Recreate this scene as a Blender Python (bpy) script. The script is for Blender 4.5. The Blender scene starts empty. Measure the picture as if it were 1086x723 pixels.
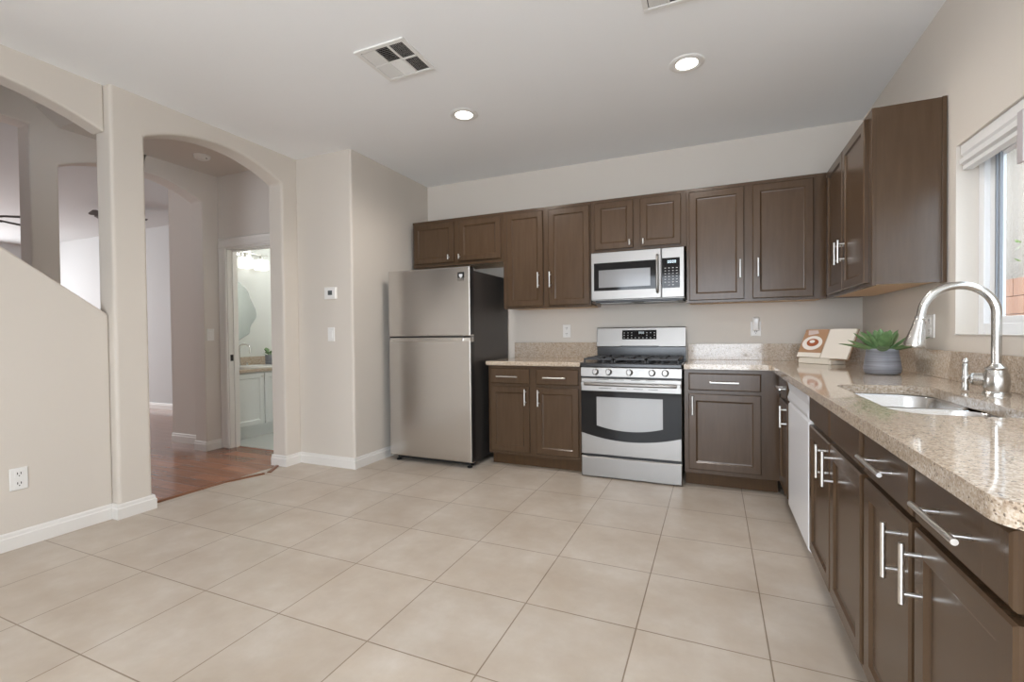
import bpy, bmesh, math, random
from mathutils import Vector, Matrix

random.seed(7)
C = bpy.context.scene
COL = C.collection
PI = math.pi

# ------------------------------------------------------------------ camera, world, light, exposure
f_px, yaw, pitch, roll = 498.28, 0.4068, -0.0154, 0.0104
cam_loc = Vector((-1.0371, -4.3436, 1.151))
cd = bpy.data.cameras.new('camera')
cd.sensor_fit = 'HORIZONTAL'; cd.sensor_width = 36.0; cd.lens = 36.0 * f_px / 1086.0
cd.clip_start = 0.02; cd.clip_end = 200
cam = bpy.data.objects.new('camera', cd); COL.objects.link(cam)
cy_, sy_, cp_, sp_ = math.cos(yaw), math.sin(yaw), math.cos(pitch), math.sin(pitch)
right0 = Vector((cy_, sy_, 0)); fwd = Vector((-sy_ * cp_, cy_ * cp_, sp_)); up0 = Vector((sy_ * sp_, -cy_ * sp_, cp_))
rt = right0 * math.cos(roll) - up0 * math.sin(roll); upv = right0 * math.sin(roll) + up0 * math.cos(roll)
m = Matrix((rt, upv, -fwd)).transposed().to_4x4(); m.translation = cam_loc
cam.matrix_world = m
C.camera = cam

vs = C.view_settings
vs.view_transform = 'Standard'; vs.look = 'None'; vs.gamma = 1.0; vs.use_curve_mapping = False
vs.exposure = -0.13
C.display_settings.display_device = 'sRGB'
C.cycles.use_denoising = True
C.cycles.max_bounces = 10; C.cycles.diffuse_bounces = 6; C.cycles.glossy_bounces = 5
C.cycles.transparent_max_bounces = 12
C.cycles.sample_clamp_indirect = 6.0
C.cycles.caustics_reflective = False; C.cycles.caustics_refractive = False

world = bpy.data.worlds.new('world'); C.world = world; world.use_nodes = True
wn = world.node_tree.nodes; wl = world.node_tree.links
bg = wn['Background']; bg.inputs['Color'].default_value = (0.80, 0.89, 1.0, 1); bg.inputs['Strength'].default_value = 6.5


def light(name, kind, loc, energy, color=(1, 1, 1), size=None, rot=(0, 0, 0), **kw):
    d = bpy.data.lights.new(name, kind); d.energy = energy; d.color = color
    if kind == 'AREA':
        d.shape = 'RECTANGLE'; d.size, d.size_y = size
    for k, v in kw.items(): setattr(d, k, v)
    o = bpy.data.objects.new(name, d); o.location = loc; o.rotation_euler = rot; COL.objects.link(o)
    return o


light('sun', 'SUN', (0, 0, 12), 1.0, (1.0, 0.95, 0.88), rot=(0.30, -0.62, 0), angle=0.02)
# daylight through the patio door behind the camera and through the living room's far window
light('patio_daylight', 'AREA', (-1.50, -6.29, 1.25), 90, (0.88, 0.94, 1.0), (2.7, 2.2), (PI / 2, 0, 0))
light('living_daylight', 'AREA', (-12.95, -2.6, 1.5), 255, (0.95, 0.97, 1.0), (2.2, 4.6), (0, -PI / 2, 0))


# ------------------------------------------------------------------ materials
def mat(name, color, rough=0.5, metal=0.0, spec=0.5, coat=0.0):
    mt = bpy.data.materials.new(name); mt.use_nodes = True
    p = mt.node_tree.nodes['Principled BSDF']
    p.inputs['Base Color'].default_value = (*color, 1); p.inputs['Roughness'].default_value = rough
    p.inputs['Metallic'].default_value = metal; p.inputs['Specular IOR Level'].default_value = spec
    p.inputs['Coat Weight'].default_value = coat
    return mt


def nd(mt, t, **kw):
    n = mt.node_tree.nodes.new(t)
    for k, v in kw.items():
        if hasattr(n, k): setattr(n, k, v)
        else: n.inputs[k.replace('_', ' ')].default_value = v
    return n


def lk(mt, a, b): mt.node_tree.links.new(a, b)
def bsdf(mt): return mt.node_tree.nodes['Principled BSDF']


def ramp(mt, fac, stops):
    r = nd(mt, 'ShaderNodeValToRGB'); e = r.color_ramp.elements
    while len(e) < len(stops): e.new(0.5)
    for x, (p, c) in zip(e, stops): x.position = p; x.color = (*c, 1)
    lk(mt, fac, r.inputs['Fac']); return r.outputs['Color']


def coords(mt, scale=(1, 1, 1), loc=(0, 0, 0)):
    g = nd(mt, 'ShaderNodeNewGeometry'); mp = nd(mt, 'ShaderNodeMapping')
    mp.inputs['Scale'].default_value = scale; mp.inputs['Location'].default_value = loc
    lk(mt, g.outputs['Position'], mp.inputs['Vector']); return mp.outputs['Vector']


def noise(mt, vec, scale, detail=3, rough=0.5):
    n = nd(mt, 'ShaderNodeTexNoise'); n.inputs['Scale'].default_value = scale
    n.inputs['Detail'].default_value = detail; n.inputs['Roughness'].default_value = rough
    lk(mt, vec, n.inputs['Vector']); return n.outputs['Fac']


def bump(mt, h, strength, dist=0.002):
    b = nd(mt, 'ShaderNodeBump'); b.inputs['Strength'].default_value = strength; b.inputs['Distance'].default_value = dist
    lk(mt, h, b.inputs['Height']); lk(mt, b.outputs['Normal'], bsdf(mt).inputs['Normal'])


def mixc(mt, fac, a, b, mode='MIX'):
    x = nd(mt, 'ShaderNodeMix', data_type='RGBA', blend_type=mode)
    if isinstance(fac, float): x.inputs[0].default_value = fac
    else: lk(mt, fac, x.inputs[0])
    for i, v in ((6, a), (7, b)):
        if isinstance(v, tuple): x.inputs[i].default_value = (*v, 1)
        else: lk(mt, v, x.inputs[i])
    return x.outputs[2]


def paint(name, color, rough=0.75):
    mt = mat(name, color, rough, spec=0.3)
    v = coords(mt)
    bump(mt, noise(mt, v, 90, 3), 0.18, 0.002)
    return mt


M = {}
M['wall'] = paint('wall_paint', (0.65, 0.60, 0.54))
M['wall_cool'] = paint('hall_paint', (0.68, 0.635, 0.59))
M['living'] = paint('living_paint', (0.60, 0.61, 0.61))
M['bathwall'] = paint('bath_paint', (0.62, 0.63, 0.61))
M['ceiling'] = paint('ceiling_paint', (0.90, 0.91, 0.92), 0.85)
M['trim'] = mat('trim_white', (0.76, 0.74, 0.71), 0.35)
M['white'] = mat('white_plastic', (0.80, 0.79, 0.77), 0.35)
M['vinyl'] = mat('window_vinyl', (0.78, 0.79, 0.80), 0.35)
M['gasket'] = mat('window_gasket', (0.25, 0.27, 0.30), 0.5)
M['blind'] = mat('blind_white', (0.78, 0.77, 0.76), 0.4)
M['wand'] = mat('blind_wand', (0.50, 0.46, 0.47), 0.3)
M['appliance_white'] = mat('appliance_white', (0.80, 0.81, 0.84), 0.25)
M['black'] = mat('black_plastic', (0.012, 0.012, 0.013), 0.35)
M['blackgloss'] = mat('black_glass', (0.012, 0.012, 0.013), 0.06, spec=0.28)
M['iron'] = mat('cast_iron', (0.022, 0.022, 0.024), 0.45)
M['enamel'] = mat('black_enamel', (0.02, 0.02, 0.022), 0.2)
M['dark'] = mat('dark_void', (0.015, 0.013, 0.012), 0.8)
M['grey'] = mat('grey_mark', (0.45, 0.45, 0.46), 0.5)
M['marks'] = mat('light_mark', (0.62, 0.64, 0.66), 0.5)
M['raw'] = mat('raw_birch', (0.62, 0.44, 0.28), 0.6)
M['mirror'] = mat('mirror_silver', (0.86, 0.89, 0.88), 0.02, 1.0)
M['porcelain'] = mat('porcelain', (0.82, 0.83, 0.82), 0.12)
M['nickel'] = mat('satin_nickel', (0.78, 0.765, 0.74), 0.30, 1.0)
M['faucet'] = mat('brushed_nickel', (0.58, 0.565, 0.54), 0.24, 1.0)
M['chrome'] = mat('chrome', (0.8, 0.8, 0.8), 0.1, 1.0)
M['bathcab'] = mat('vanity_white', (0.72, 0.74, 0.72), 0.35)
M['soil'] = mat('soil', (0.05, 0.035, 0.025), 0.9)
M['paper'] = mat('paper', (0.78, 0.73, 0.65), 0.6)
M['pages'] = mat('page_edges', (0.62, 0.55, 0.46), 0.7)
M['cover'] = mat('book_cover', (0.30, 0.18, 0.10), 0.5)
M['cream'] = mat('cream_stand', (0.72, 0.67, 0.58), 0.5)
M['plate'] = mat('print_plate', (0.80, 0.76, 0.72), 0.6)
M['printbrown'] = mat('print_table', (0.40, 0.23, 0.13), 0.6)
M['printred'] = mat('print_sauce', (0.34, 0.09, 0.03), 0.6)
M['printlilac'] = mat('print_cloth', (0.60, 0.50, 0.48), 0.6)
M['fan'] = mat('fan_blade', (0.10, 0.095, 0.09), 0.5)
M['thermo_screen'] = mat('thermostat_screen', (0.08, 0.09, 0.09), 0.2)
M['twig'] = mat('twig', (0.16, 0.11, 0.06), 0.8)
M['leafout'] = mat('outdoor_leaf', (0.16, 0.22, 0.06), 0.5)
M['fence'] = mat('fence_block', (0.225, 0.108, 0.060), 0.9)

# stained cabinet paint
def cabinet_mat(name, c1, c2, rough):
    mt = mat(name, c1, rough, spec=0.4)
    v = coords(mt, (9, 9, 0.9))
    n = noise(mt, v, 4.0, 4, 0.6)
    lk(mt, ramp(mt, n, [(0.3, c1), (0.7, c2)]), bsdf(mt).inputs['Base Color'])
    v2 = coords(mt, (60, 60, 4))
    bump(mt, noise(mt, v2, 6, 3), 0.10, 0.001)
    return mt
M['cab'] = cabinet_mat('cabinet_brown', (0.066, 0.038, 0.020), (0.082, 0.049, 0.027), 0.24)
M['toe'] = cabinet_mat('toe_kick_brown', (0.060, 0.027, 0.006), (0.078, 0.036, 0.008), 0.6)

# brushed stainless steel
def steel(name, col, rough):
    mt = mat(name, col, rough, 1.0)
    v = coords(mt, (2, 2, 420))
    n = noise(mt, v, 3, 3)
    r = nd(mt, 'ShaderNodeMapRange'); r.inputs['To Min'].default_value = rough - 0.015; r.inputs['To Max'].default_value = rough + 0.02
    lk(mt, n, r.inputs['Value']); lk(mt, r.outputs['Result'], bsdf(mt).inputs['Roughness'])
    return mt
M['steel'] = steel('brushed_steel', (0.315, 0.30, 0.285), 0.38)
M['fridge_steel'] = steel('refrigerator_steel', (0.63, 0.615, 0.60), 0.235)
M['sinksteel'] = steel('sink_steel', (0.70, 0.70, 0.70), 0.25)

# granite
def granite(name):
    mt = mat(name, (0.6, 0.5, 0.4), 0.07, spec=0.6, coat=0.15)
    v = coords(mt)
    vo = nd(mt, 'ShaderNodeTexVoronoi'); vo.inputs['Scale'].default_value = 300; lk(mt, v, vo.inputs['Vector'])
    sep = nd(mt, 'ShaderNodeSeparateColor'); lk(mt, vo.outputs['Color'], sep.inputs['Color'])
    base = ramp(mt, sep.outputs['Red'], [(0.0, (0.45, 0.355, 0.265)), (0.45, (0.53, 0.435, 0.34)), (0.75, (0.60, 0.515, 0.425)), (0.90, (0.36, 0.28, 0.205)), (0.97, (0.17, 0.13, 0.10))])
    big = noise(mt, v, 60, 5, 0.7)
    c = mixc(mt, ramp(mt, big, [(0.48, (0, 0, 0)), (0.66, (0.75, 0.75, 0.75))]), base, (0.30, 0.215, 0.145))
    sp = noise(mt, v, 130, 3)
    c = mixc(mt, ramp(mt, sp, [(0.56, (0, 0, 0)), (0.68, (0.8, 0.8, 0.8))]), c, (0.66, 0.585, 0.50))
    lk(mt, c, bsdf(mt).inputs['Base Color'])
    return mt
M['granite'] = granite('granite_beige')

# floor tile
def tile_mat():
    mt = mat('floor_tile', (0.6, 0.5, 0.4), 0.30, spec=0.45)
    v = coords(mt, (1, 1, 1), (0.86, 1.12, 0))
    b = nd(mt, 'ShaderNodeTexBrick'); b.offset = 0.0; b.squash = 1.0
    b.inputs['Scale'].default_value = 1.0; b.inputs['Brick Width'].default_value = 0.4605; b.inputs['Row Height'].default_value = 0.459
    b.inputs['Mortar Size'].default_value = 0.0028; b.inputs['Mortar Smooth'].default_value = 0.2; b.inputs['Bias'].default_value = 0.0
    b.inputs['Color1'].default_value = (0.94, 0.94, 0.94, 1); b.inputs['Color2'].default_value = (1, 1, 1, 1); b.inputs['Mortar'].default_value = (0.50, 0.44, 0.38, 1)
    lk(mt, v, b.inputs['Vector'])
    p = coords(mt)
    n1 = noise(mt, p, 3.2, 5, 0.6); n2 = noise(mt, p, 8, 6, 0.68)
    c1 = ramp(mt, n1, [(0.32, (0.46, 0.385, 0.31)), (0.52, (0.53, 0.462, 0.39)), (0.70, (0.60, 0.54, 0.475))])
    c2 = mixc(mt, ramp(mt, n2, [(0.40, (0, 0, 0)), (0.70, (0.40, 0.40, 0.40))]), c1, (0.50, 0.41, 0.32))
    lk(mt, mixc(mt, 1.0, c2, b.outputs['Color'], 'MULTIPLY'), bsdf(mt).inputs['Base Color'])
    r = nd(mt, 'ShaderNodeMapRange'); r.inputs['To Min'].default_value = 0.285; r.inputs['To Max'].default_value = 0.36
    lk(mt, n2, r.inputs['Value']); lk(mt, r.outputs['Result'], bsdf(mt).inputs['Roughness'])
    inv = nd(mt, 'ShaderNodeMath', operation='SUBTRACT'); inv.inputs[0].default_value = 1.0; lk(mt, b.outputs['Fac'], inv.inputs[1])
    bump(mt, inv.outputs[0], 0.5, 0.0015)
    return mt
M['tile'] = tile_mat()


def wood_mat():
    mt = mat('hall_wood', (0.2, 0.08, 0.04), 0.14, spec=0.5)
    v = coords(mt)
    b = nd(mt, 'ShaderNodeTexBrick'); b.offset = 0.37; b.squash = 1.0
    b.inputs['Scale'].default_value = 1.0; b.inputs['Brick Width'].default_value = 1.25; b.inputs['Row Height'].default_value = 0.125
    b.inputs['Mortar Size'].default_value = 0.0022; b.inputs['Mortar Smooth'].default_value = 0.6
    b.inputs['Color1'].default_value = (0.75, 0.75, 0.75, 1); b.inputs['Color2'].default_value = (1.15, 1.15, 1.15, 1); b.inputs['Mortar'].default_value = (0.35, 0.3, 0.3, 1)
    lk(mt, v, b.inputs['Vector'])
    p = coords(mt, (1.2, 14, 1))
    c1 = ramp(mt, noise(mt, p, 3, 5, 0.6), [(0.3, (0.26, 0.105, 0.055)), (0.7, (0.40, 0.180, 0.105))])
    lk(mt, mixc(mt, 1.0, c1, b.outputs['Color'], 'MULTIPLY'), bsdf(mt).inputs['Base Color'])
    inv = nd(mt, 'ShaderNodeMath', operation='SUBTRACT'); inv.inputs[0].default_value = 1.0; lk(mt, b.outputs['Fac'], inv.inputs[1])
    bump(mt, inv.outputs[0], 0.8, 0.002)
    return mt
M['wood'] = wood_mat()
M['reducer'] = mat('wood_reducer', (0.20, 0.075, 0.03), 0.3)
M['bathfloor'] = mat('bath_floor', (0.55, 0.56, 0.54), 0.3)

mt = mat('stucco', (0.255, 0.215, 0.178), 0.95, spec=0.1)
bump(mt, noise(mt, coords(mt), 14, 5, 0.7), 0.8, 0.03); M['stucco'] = mt

mt = mat('pot_ceramic', (0.17, 0.17, 0.19), 0.55)
n = noise(mt, coords(mt, (1, 1, 45)), 3, 3)
lk(mt, ramp(mt, n, [(0.35, (0.135, 0.135, 0.15)), (0.65, (0.24, 0.24, 0.265))]), bsdf(mt).inputs['Base Color']); bump(mt, n, 0.3, 0.002)
M['pot'] = mt

mt = mat('succulent_leaf', (0.12, 0.25, 0.08), 0.42, spec=0.4)
n = noise(mt, coords(mt), 30, 3)
lk(mt, ramp(mt, n, [(0.3, (0.085, 0.165, 0.06)), (0.7, (0.20, 0.31, 0.14))]), bsdf(mt).inputs['Base Color']); M['leaf'] = mt
M['leaf_tip'] = mat('succulent_pale_leaf', (0.35, 0.40, 0.25), 0.5)


def glass_mat(name, tint=(1, 1, 1), refl=0.06):
    mt = bpy.data.materials.new(name); mt.use_nodes = True
    nt = mt.node_tree; nt.nodes.clear()
    o = nt.nodes.new('ShaderNodeOutputMaterial'); mx = nt.nodes.new('ShaderNodeMixShader')
    t = nt.nodes.new('ShaderNodeBsdfTransparent'); t.inputs['Color'].default_value = (*tint, 1)
    g = nt.nodes.new('ShaderNodeBsdfGlossy'); g.inputs['Roughness'].default_value = 0.01
    fr = nt.nodes.new('ShaderNodeLayerWeight'); fr.inputs['Blend'].default_value = 0.5
    pw = nt.nodes.new('ShaderNodeMath'); pw.operation = 'POWER'; pw.inputs[1].default_value = 5.0
    ad = nt.nodes.new('ShaderNodeMath'); ad.operation = 'MULTIPLY_ADD'; ad.inputs[1].default_value = 0.9; ad.inputs[2].default_value = 0.03
    nt.links.new(fr.outputs['Facing'], pw.inputs[0]); nt.links.new(pw.outputs[0], ad.inputs[0])
    nt.links.new(ad.outputs[0], mx.inputs[0]); nt.links.new(t.outputs[0], mx.inputs[1]); nt.links.new(g.outputs[0], mx.inputs[2])
    nt.links.new(mx.outputs[0], o.inputs[0]); return mt
M['glass'] = glass_mat('window_glass', (0.95, 0.97, 0.97))
M['ovenglass'] = mat('oven_window', (0.36, 0.36, 0.36), 0.12, spec=0.9)  # grey base colour stands in for the bright room reflected in the glass
M['microglass'] = mat('microwave_window', (0.20, 0.20, 0.205), 0.16, spec=0.8)


def emis(name, color, strength):
    mt = mat(name, color, 0.5); p = bsdf(mt)
    p.inputs['Emission Color'].default_value = (*color, 1); p.inputs['Emission Strength'].default_value = strength; return mt
M['bulb'] = emis('downlight_lens', (1.0, 0.93, 0.82), 9.0)
M['shade_lit'] = emis('lit_shade', (1.0, 0.98, 0.93), 1.8)
M['lcd'] = emis('lcd_digits', (0.75, 0.85, 0.9), 0.6)


# ------------------------------------------------------------------ mesh builder
def root_of(o):
    while o.parent is not None: o = o.parent
    return o


class MB:
    def __init__(s): s.v = []; s.f = []
    def add(s, vs_, fs, T=None):
        k = len(s.v)
        s.v += [tuple(T @ Vector(p)) if T is not None else tuple(p) for p in vs_]
        s.f += [tuple(i + k for i in f) for f in fs]; return s
    def box(s, x0, x1, y0, y1, z0, z1, T=None):
        vs_ = [(x, y, z) for x in (x0, x1) for y in (y0, y1) for z in (z0, z1)]
        return s.add(vs_, [(0, 1, 3, 2), (4, 6, 7, 5), (0, 4, 5, 1), (2, 3, 7, 6), (0, 2, 6, 4), (1, 5, 7, 3)], T)
    def loft(s, rings, cap0=True, cap1=True, closed=True, T=None):
        n = len(rings[0]); vs_ = [p for r in rings for p in r]; fs = []
        for i in range(len(rings) - 1):
            for j in range(n if closed else n - 1):
                a, b = i * n + j, i * n + (j + 1) % n
                fs.append((a, b, b + n, a + n))
        if cap0: fs.append(tuple(range(n))[::-1])
        if cap1: fs.append(tuple((len(rings) - 1) * n + j for j in range(n)))
        return s.add(vs_, fs, T)
    def lathe(s, prof, c=(0, 0, 0), n=32, T=None, cap0=True, cap1=True):
        rings = [[(c[0] + r * math.cos(2 * PI * j / n), c[1] + r * math.sin(2 * PI * j / n), c[2] + z) for j in range(n)] for r, z in prof]
        return s.loft(rings, cap0, cap1, T=T)
    def tube(s, pts, r, n=12, T=None):
        pts = [Vector(p) for p in pts]; rs = r if isinstance(r, (list, tuple)) else [r] * len(pts); rings = []
        t0 = (pts[1] - pts[0]).normalized(); a = t0.orthogonal().normalized()
        for i, p in enumerate(pts):
            t = ((pts[min(i + 1, len(pts) - 1)] - pts[max(i - 1, 0)])).normalized()
            a = (a - t * a.dot(t)).normalized(); b = t.cross(a)
            rings.append([tuple(p + rs[i] * (math.cos(2 * PI * j / n) * a + math.sin(2 * PI * j / n) * b)) for j in range(n)])
        return s.loft(rings, T=T)
    def prism(s, poly, T, d):
        """poly in (u,v), extruded along w from 0 to d under the frame T."""
        n = len(poly)
        vs_ = [(u, v, 0) for u, v in poly] + [(u, v, d) for u, v in poly]
        fs = [tuple(range(n))[::-1], tuple(range(n, 2 * n))] + [(j, (j + 1) % n, n + (j + 1) % n, n + j) for j in range(n)]
        return s.add(vs_, fs, T)
    def rect_rings(s, T, u0, u1, v0, v1, steps):
        """steps = [(inset, w)], nested rectangles, last one capped: shaker doors, slabs, casings."""
        rings = []
        for i, w in steps: rings.append([(u0 + i, v0 + i, w), (u1 - i, v0 + i, w), (u1 - i, v1 - i, w), (u0 + i, v1 - i, w)])
        return s.loft(rings, T=T)
    def build(s, name, m_, parent=None, bevel=0, seg=2, smooth=None, label=None):
        off = root_of(parent).location if parent is not None else Vector((0, 0, 0))
        me = bpy.data.meshes.new(name)
        bm = bmesh.new()
        vv = [bm.verts.new(Vector(p) - off) for p in s.v]
        for f in s.f:
            try: bm.faces.new([vv[i] for i in f])
            except ValueError: pass
        bmesh.ops.recalc_face_normals(bm, faces=bm.faces[:])
        bm.to_mesh(me); bm.free()
        me.materials.append(m_)
        if smooth is not None:
            for p in me.polygons: p.use_smooth = True
            me.set_sharp_from_angle(angle=math.radians(smooth))
        o = bpy.data.objects.new(name, me); COL.objects.link(o)
        if parent is not None: o.parent = parent
        if bevel:
            b = o.modifiers.new('bevel', 'BEVEL'); b.width = bevel; b.segments = seg; b.limit_method = 'ANGLE'; b.angle_limit = math.radians(40)
            if smooth is None:
                b.harden_normals = False
        if label: o['label'] = label
        return o


def thing(name, label, cat, loc, group=None):
    o = bpy.data.objects.new(name, None); o.location = loc; o.empty_display_size = 0.1; COL.objects.link(o)
    o['label'] = label; o['category'] = cat
    if group: o['group'] = group
    return o


def tag(o, label, cat, group=None):
    o['label'] = label; o['category'] = cat
    if group: o['group'] = group
    return o


def struct(o, label=None, cat=None):
    o['kind'] = 'structure'
    if label: o['label'] = label
    if cat: o['category'] = cat
    return o


def copy_tree(o, parent=None, loc=None):
    c = o.copy(); COL.objects.link(c)
    if parent is not None: c.parent = parent
    if loc is not None: c.location = loc
    for ch in list(o.children): copy_tree(ch, c)
    return c


def frame(origin, u, w):
    u = Vector(u); w = Vector(w); v = Vector((0, 0, 1))
    t = Matrix((u, v, w)).transposed().to_4x4(); t.translation = Vector(origin); return t


def YZ(x): return frame((x, 0, 0), (0, 1, 0), (1, 0, 0))     # u = Y, v = Z, w = +X
def XZ(y): return frame((0, y, 0), (1, 0, 0), (0, -1, 0))    # u = X, v = Z, w = -Y
def XW(x): return frame((x, 0, 0), (0, 1, 0), (-1, 0, 0))    # u = Y, v = Z, w = -X


def arc(y0, y1, spring, apex, n=24):
    """segmental arch from (y1, spring) to (y0, spring)."""
    h = apex - spring; a = (y1 - y0) / 2; c = (y0 + y1) / 2
    R = (a * a + h * h) / (2 * h); th = math.asin(a / R)
    return [(c + R * math.sin(th - 2 * th * i / n), apex - R + R * math.cos(th - 2 * th * i / n)) for i in range(n + 1)]


# ------------------------------------------------------------------ the setting
ZC = 2.744
struct(MB().box(-4.60, 0.0, -7.5, 0.0, -0.06, 0).build('floor', M['tile']), 'cream square ceramic tile kitchen floor')
struct(MB().box(-13.0, -4.60, -7.5, 0.35, -0.06, 0.0).build('floor_hall', M['wood']), 'glossy reddish brown plank floor beyond the arch')
struct(MB().box(-6.35, -4.68, -0.96, 1.2, 0.0, 0.006).build('floor_bathroom', M['bathfloor']), 'pale grey bathroom floor')
struct(MB().box(-4.62, 0.2, -7.6, 0.15, ZC, ZC + 0.1).build('ceiling', M['ceiling']), 'flat off-white kitchen ceiling')
struct(MB().box(-3.887, 0.15, 0.0, 0.15, 0, ZC).build('wall_back', M['wall']), 'greige wall behind the stove')
# right wall with window opening
WY0, WY1, WZ0, WZ1 = -3.05, -1.50, 1.125, 2.0
w = MB()
w.box(0, 0.15, -1.50, 0.15, 0, ZC); w.box(0, 0.15, -7.6, WY0, 0, ZC)
w.box(0, 0.15, WY0, WY1, 0, WZ0); w.box(0, 0.15, WY0, WY1, WZ1, ZC)
struct(w.build('wall_right', M['wall']), 'greige wall with the window over the sink')
# arch wall between kitchen and hall
A0, A1 = -2.415, -1.340
poly = [(-2.61, 0), (A0, 0)] + arc(A0, A1, 2.485, 2.625)[::-1] + [(A1, 0), (-1.17, 0), (-1.17, 2.80), (-2.61, 2.80)]
struct(MB().prism(poly, YZ(-4.68), 0.167).build('wall_left', M['wall'], bevel=0.018, seg=3), 'greige wall with tall arched opening to the hall')
# stair half wall with sloped rail and arched head
S0, S1 = -3.90, -2.61
poly = [(-2.61, 0), (-2.61, 1.300), (S0, 2.245)] + [(S0, 2.44)] + arc(S0, S1, 2.45, 2.585)[::-1][1:-1] + [(-2.61, 2.45), (-2.61, 2.80), (-3.2, 5.2), (-7.5, 5.2), (-7.5, 0)]
struct(MB().prism(poly, YZ(-4.70), 0.125).build('wall_stair', M['wall'], bevel=0.012, seg=3), 'greige stair wall with sloped ledge below an arched opening')
# pantry block beside the fridge
struct(MB().box(-4.68, -3.887, -1.178, 0.15, 0, 2.80).build('wall_pantry', M['wall'], bevel=0.018, seg=3), 'greige projecting wall beside the refrigerator')
# hall far wall: arch to living room and tall opening over the stairs
H0, H1 = -2.345, -1.225
outer_h = [(-7.5, 0), (H0, 0)] + arc(H0, H1, 2.505, 2.645)[::-1] + [(H1, 0), (-0.96, 0), (-0.96, 5.2), (-7.5, 5.2)]
bm = bmesh.new(); es = []
for lp in (outer_h, [(-3.6, 1.35), (-2.515, 1.35), (-2.515, 2.765), (-3.6, 2.765)]):
    vv = [bm.verts.new((-5.92, y_, z_)) for y_, z_ in lp]
    es += [bm.edges.new((vv[i], vv[(i + 1) % len(vv)])) for i in range(len(vv))]
bmesh.ops.triangle_fill(bm, edges=es, use_beauty=True)
rg = bmesh.ops.extrude_face_region(bm, geom=bm.faces[:])
bmesh.ops.translate(bm, verts=[g for g in rg['geom'] if isinstance(g, bmesh.types.BMVert)], vec=(0.17, 0, 0))
bmesh.ops.recalc_face_normals(bm, faces=bm.faces[:])
me = bpy.data.meshes.new('wall_hall'); bm.to_mesh(me); bm.free(); me.materials.append(M['wall_cool'])
ho = bpy.data.objects.new('wall_hall', me); COL.objects.link(ho)
bv = ho.modifiers.new('bevel', 'BEVEL'); bv.width = 0.012; bv.segments = 3; bv.limit_method = 'ANGLE'; bv.angle_limit = math.radians(40)
struct(ho, 'hall wall with arch into the living room')
# bathroom door wall
DX0, DX1, DZ = -5.64, -4.84, 2.06
w = MB()
w.box(-6.56, DX0, -1.06, -0.96, 0, 2.95); w.box(DX1, -4.68, -1.06, -0.96, 0, 2.95); w.box(DX0, DX1, -1.06, -0.96, DZ, 2.95)
struct(w.build('wall_bathroom_front', M['wall_cool']), 'hall wall holding the bathroom doorway')
w = MB()
w.box(-6.42, -6.35, -0.96, 1.3, 0, 2.6); w.box(-4.68, -4.58, 0.15, 1.3, 0, 2.6); w.box(-6.42, -4.58, 1.2, 1.3, 0, 2.6); w.box(-6.42, -4.68, -0.96, 1.3, 2.5, 2.6)
struct(w.build('wall_bathroom', M['bathwall']), 'pale bathroom walls')
# living room shell
w = MB()
w.box(-13.0, -6.56, 0.35, 0.45, 0, 3.0); w.box(-6.66, -6.56, -0.96, 0.45, 0, 3.0); w.box(-13.1, -13.0, -7.5, 0.45, 0, 3.0)
struct(w.build('wall_living', M['living']), 'pale living room walls')
struct(MB().box(-13.1, -5.92, -7.5, 0.45, 2.92, 3.02).build('ceiling_living', M['living']), 'pale living room ceiling')
# hall ceiling and stair soffit
w = MB(); w.box(-5.92, -4.60, -2.34, -0.96, 2.80, 2.90)
w.prism([(-2.34, 2.80), (-2.34, 2.90), (-5.1, 5.33), (-5.1, 5.23)], YZ(-5.92), 1.3)
w.box(-5.92, -4.60, -7.5, -5.1, 5.2, 5.3)
struct(w.build('ceiling_hall', M['wall_cool']), 'hall ceiling rising over the stairs')
# stairs behind the half wall
w = MB()
for i in range(12):
    w.box(-5.745, -4.705, -2.75 - 0.25 * (i + 1), -2.75 - 0.25 * i, 0, 0.18 * (i + 1))
struct(w.build('stair_steps', M['wood']), 'wooden stair flight behind the half wall')
# wall behind the viewpoint with a sliding patio door
w = MB()
w.box(-4.62, -2.90, -6.3, -6.2, 0, ZC); w.box(-0.10, 0.15, -6.3, -6.2, 0, ZC); w.box(-2.90, -0.10, -6.3, -6.2, 2.35, ZC)
struct(w.build('wall_patio', M['wall']), 'wall with patio door')
w = MB()
for x0, x1 in ((-2.90, -2.82), (-1.56, -1.44), (-0.18, -0.10)): w.box(x0, x1, -6.26, -6.20, 0, 2.35)
w.box(-2.90, -0.10, -6.26, -6.20, 2.27, 2.35); w.box(-2.90, -0.10, -6.26, -6.20, 0, 0.08)
struct(w.build('door_2', M['vinyl']), 'white sliding patio door')
struct(MB().box(-13.1, 0.2, -7.75, -7.62, -0.06, 0.0).build('floor_patio', M['bathfloor']), 'patio slab')
w = MB()
w.box(-13.1, -4.70, -7.6, -7.5, 0, 5.3)
struct(w.build('wall_living_front', M['living']), 'living room front wall')

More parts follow.
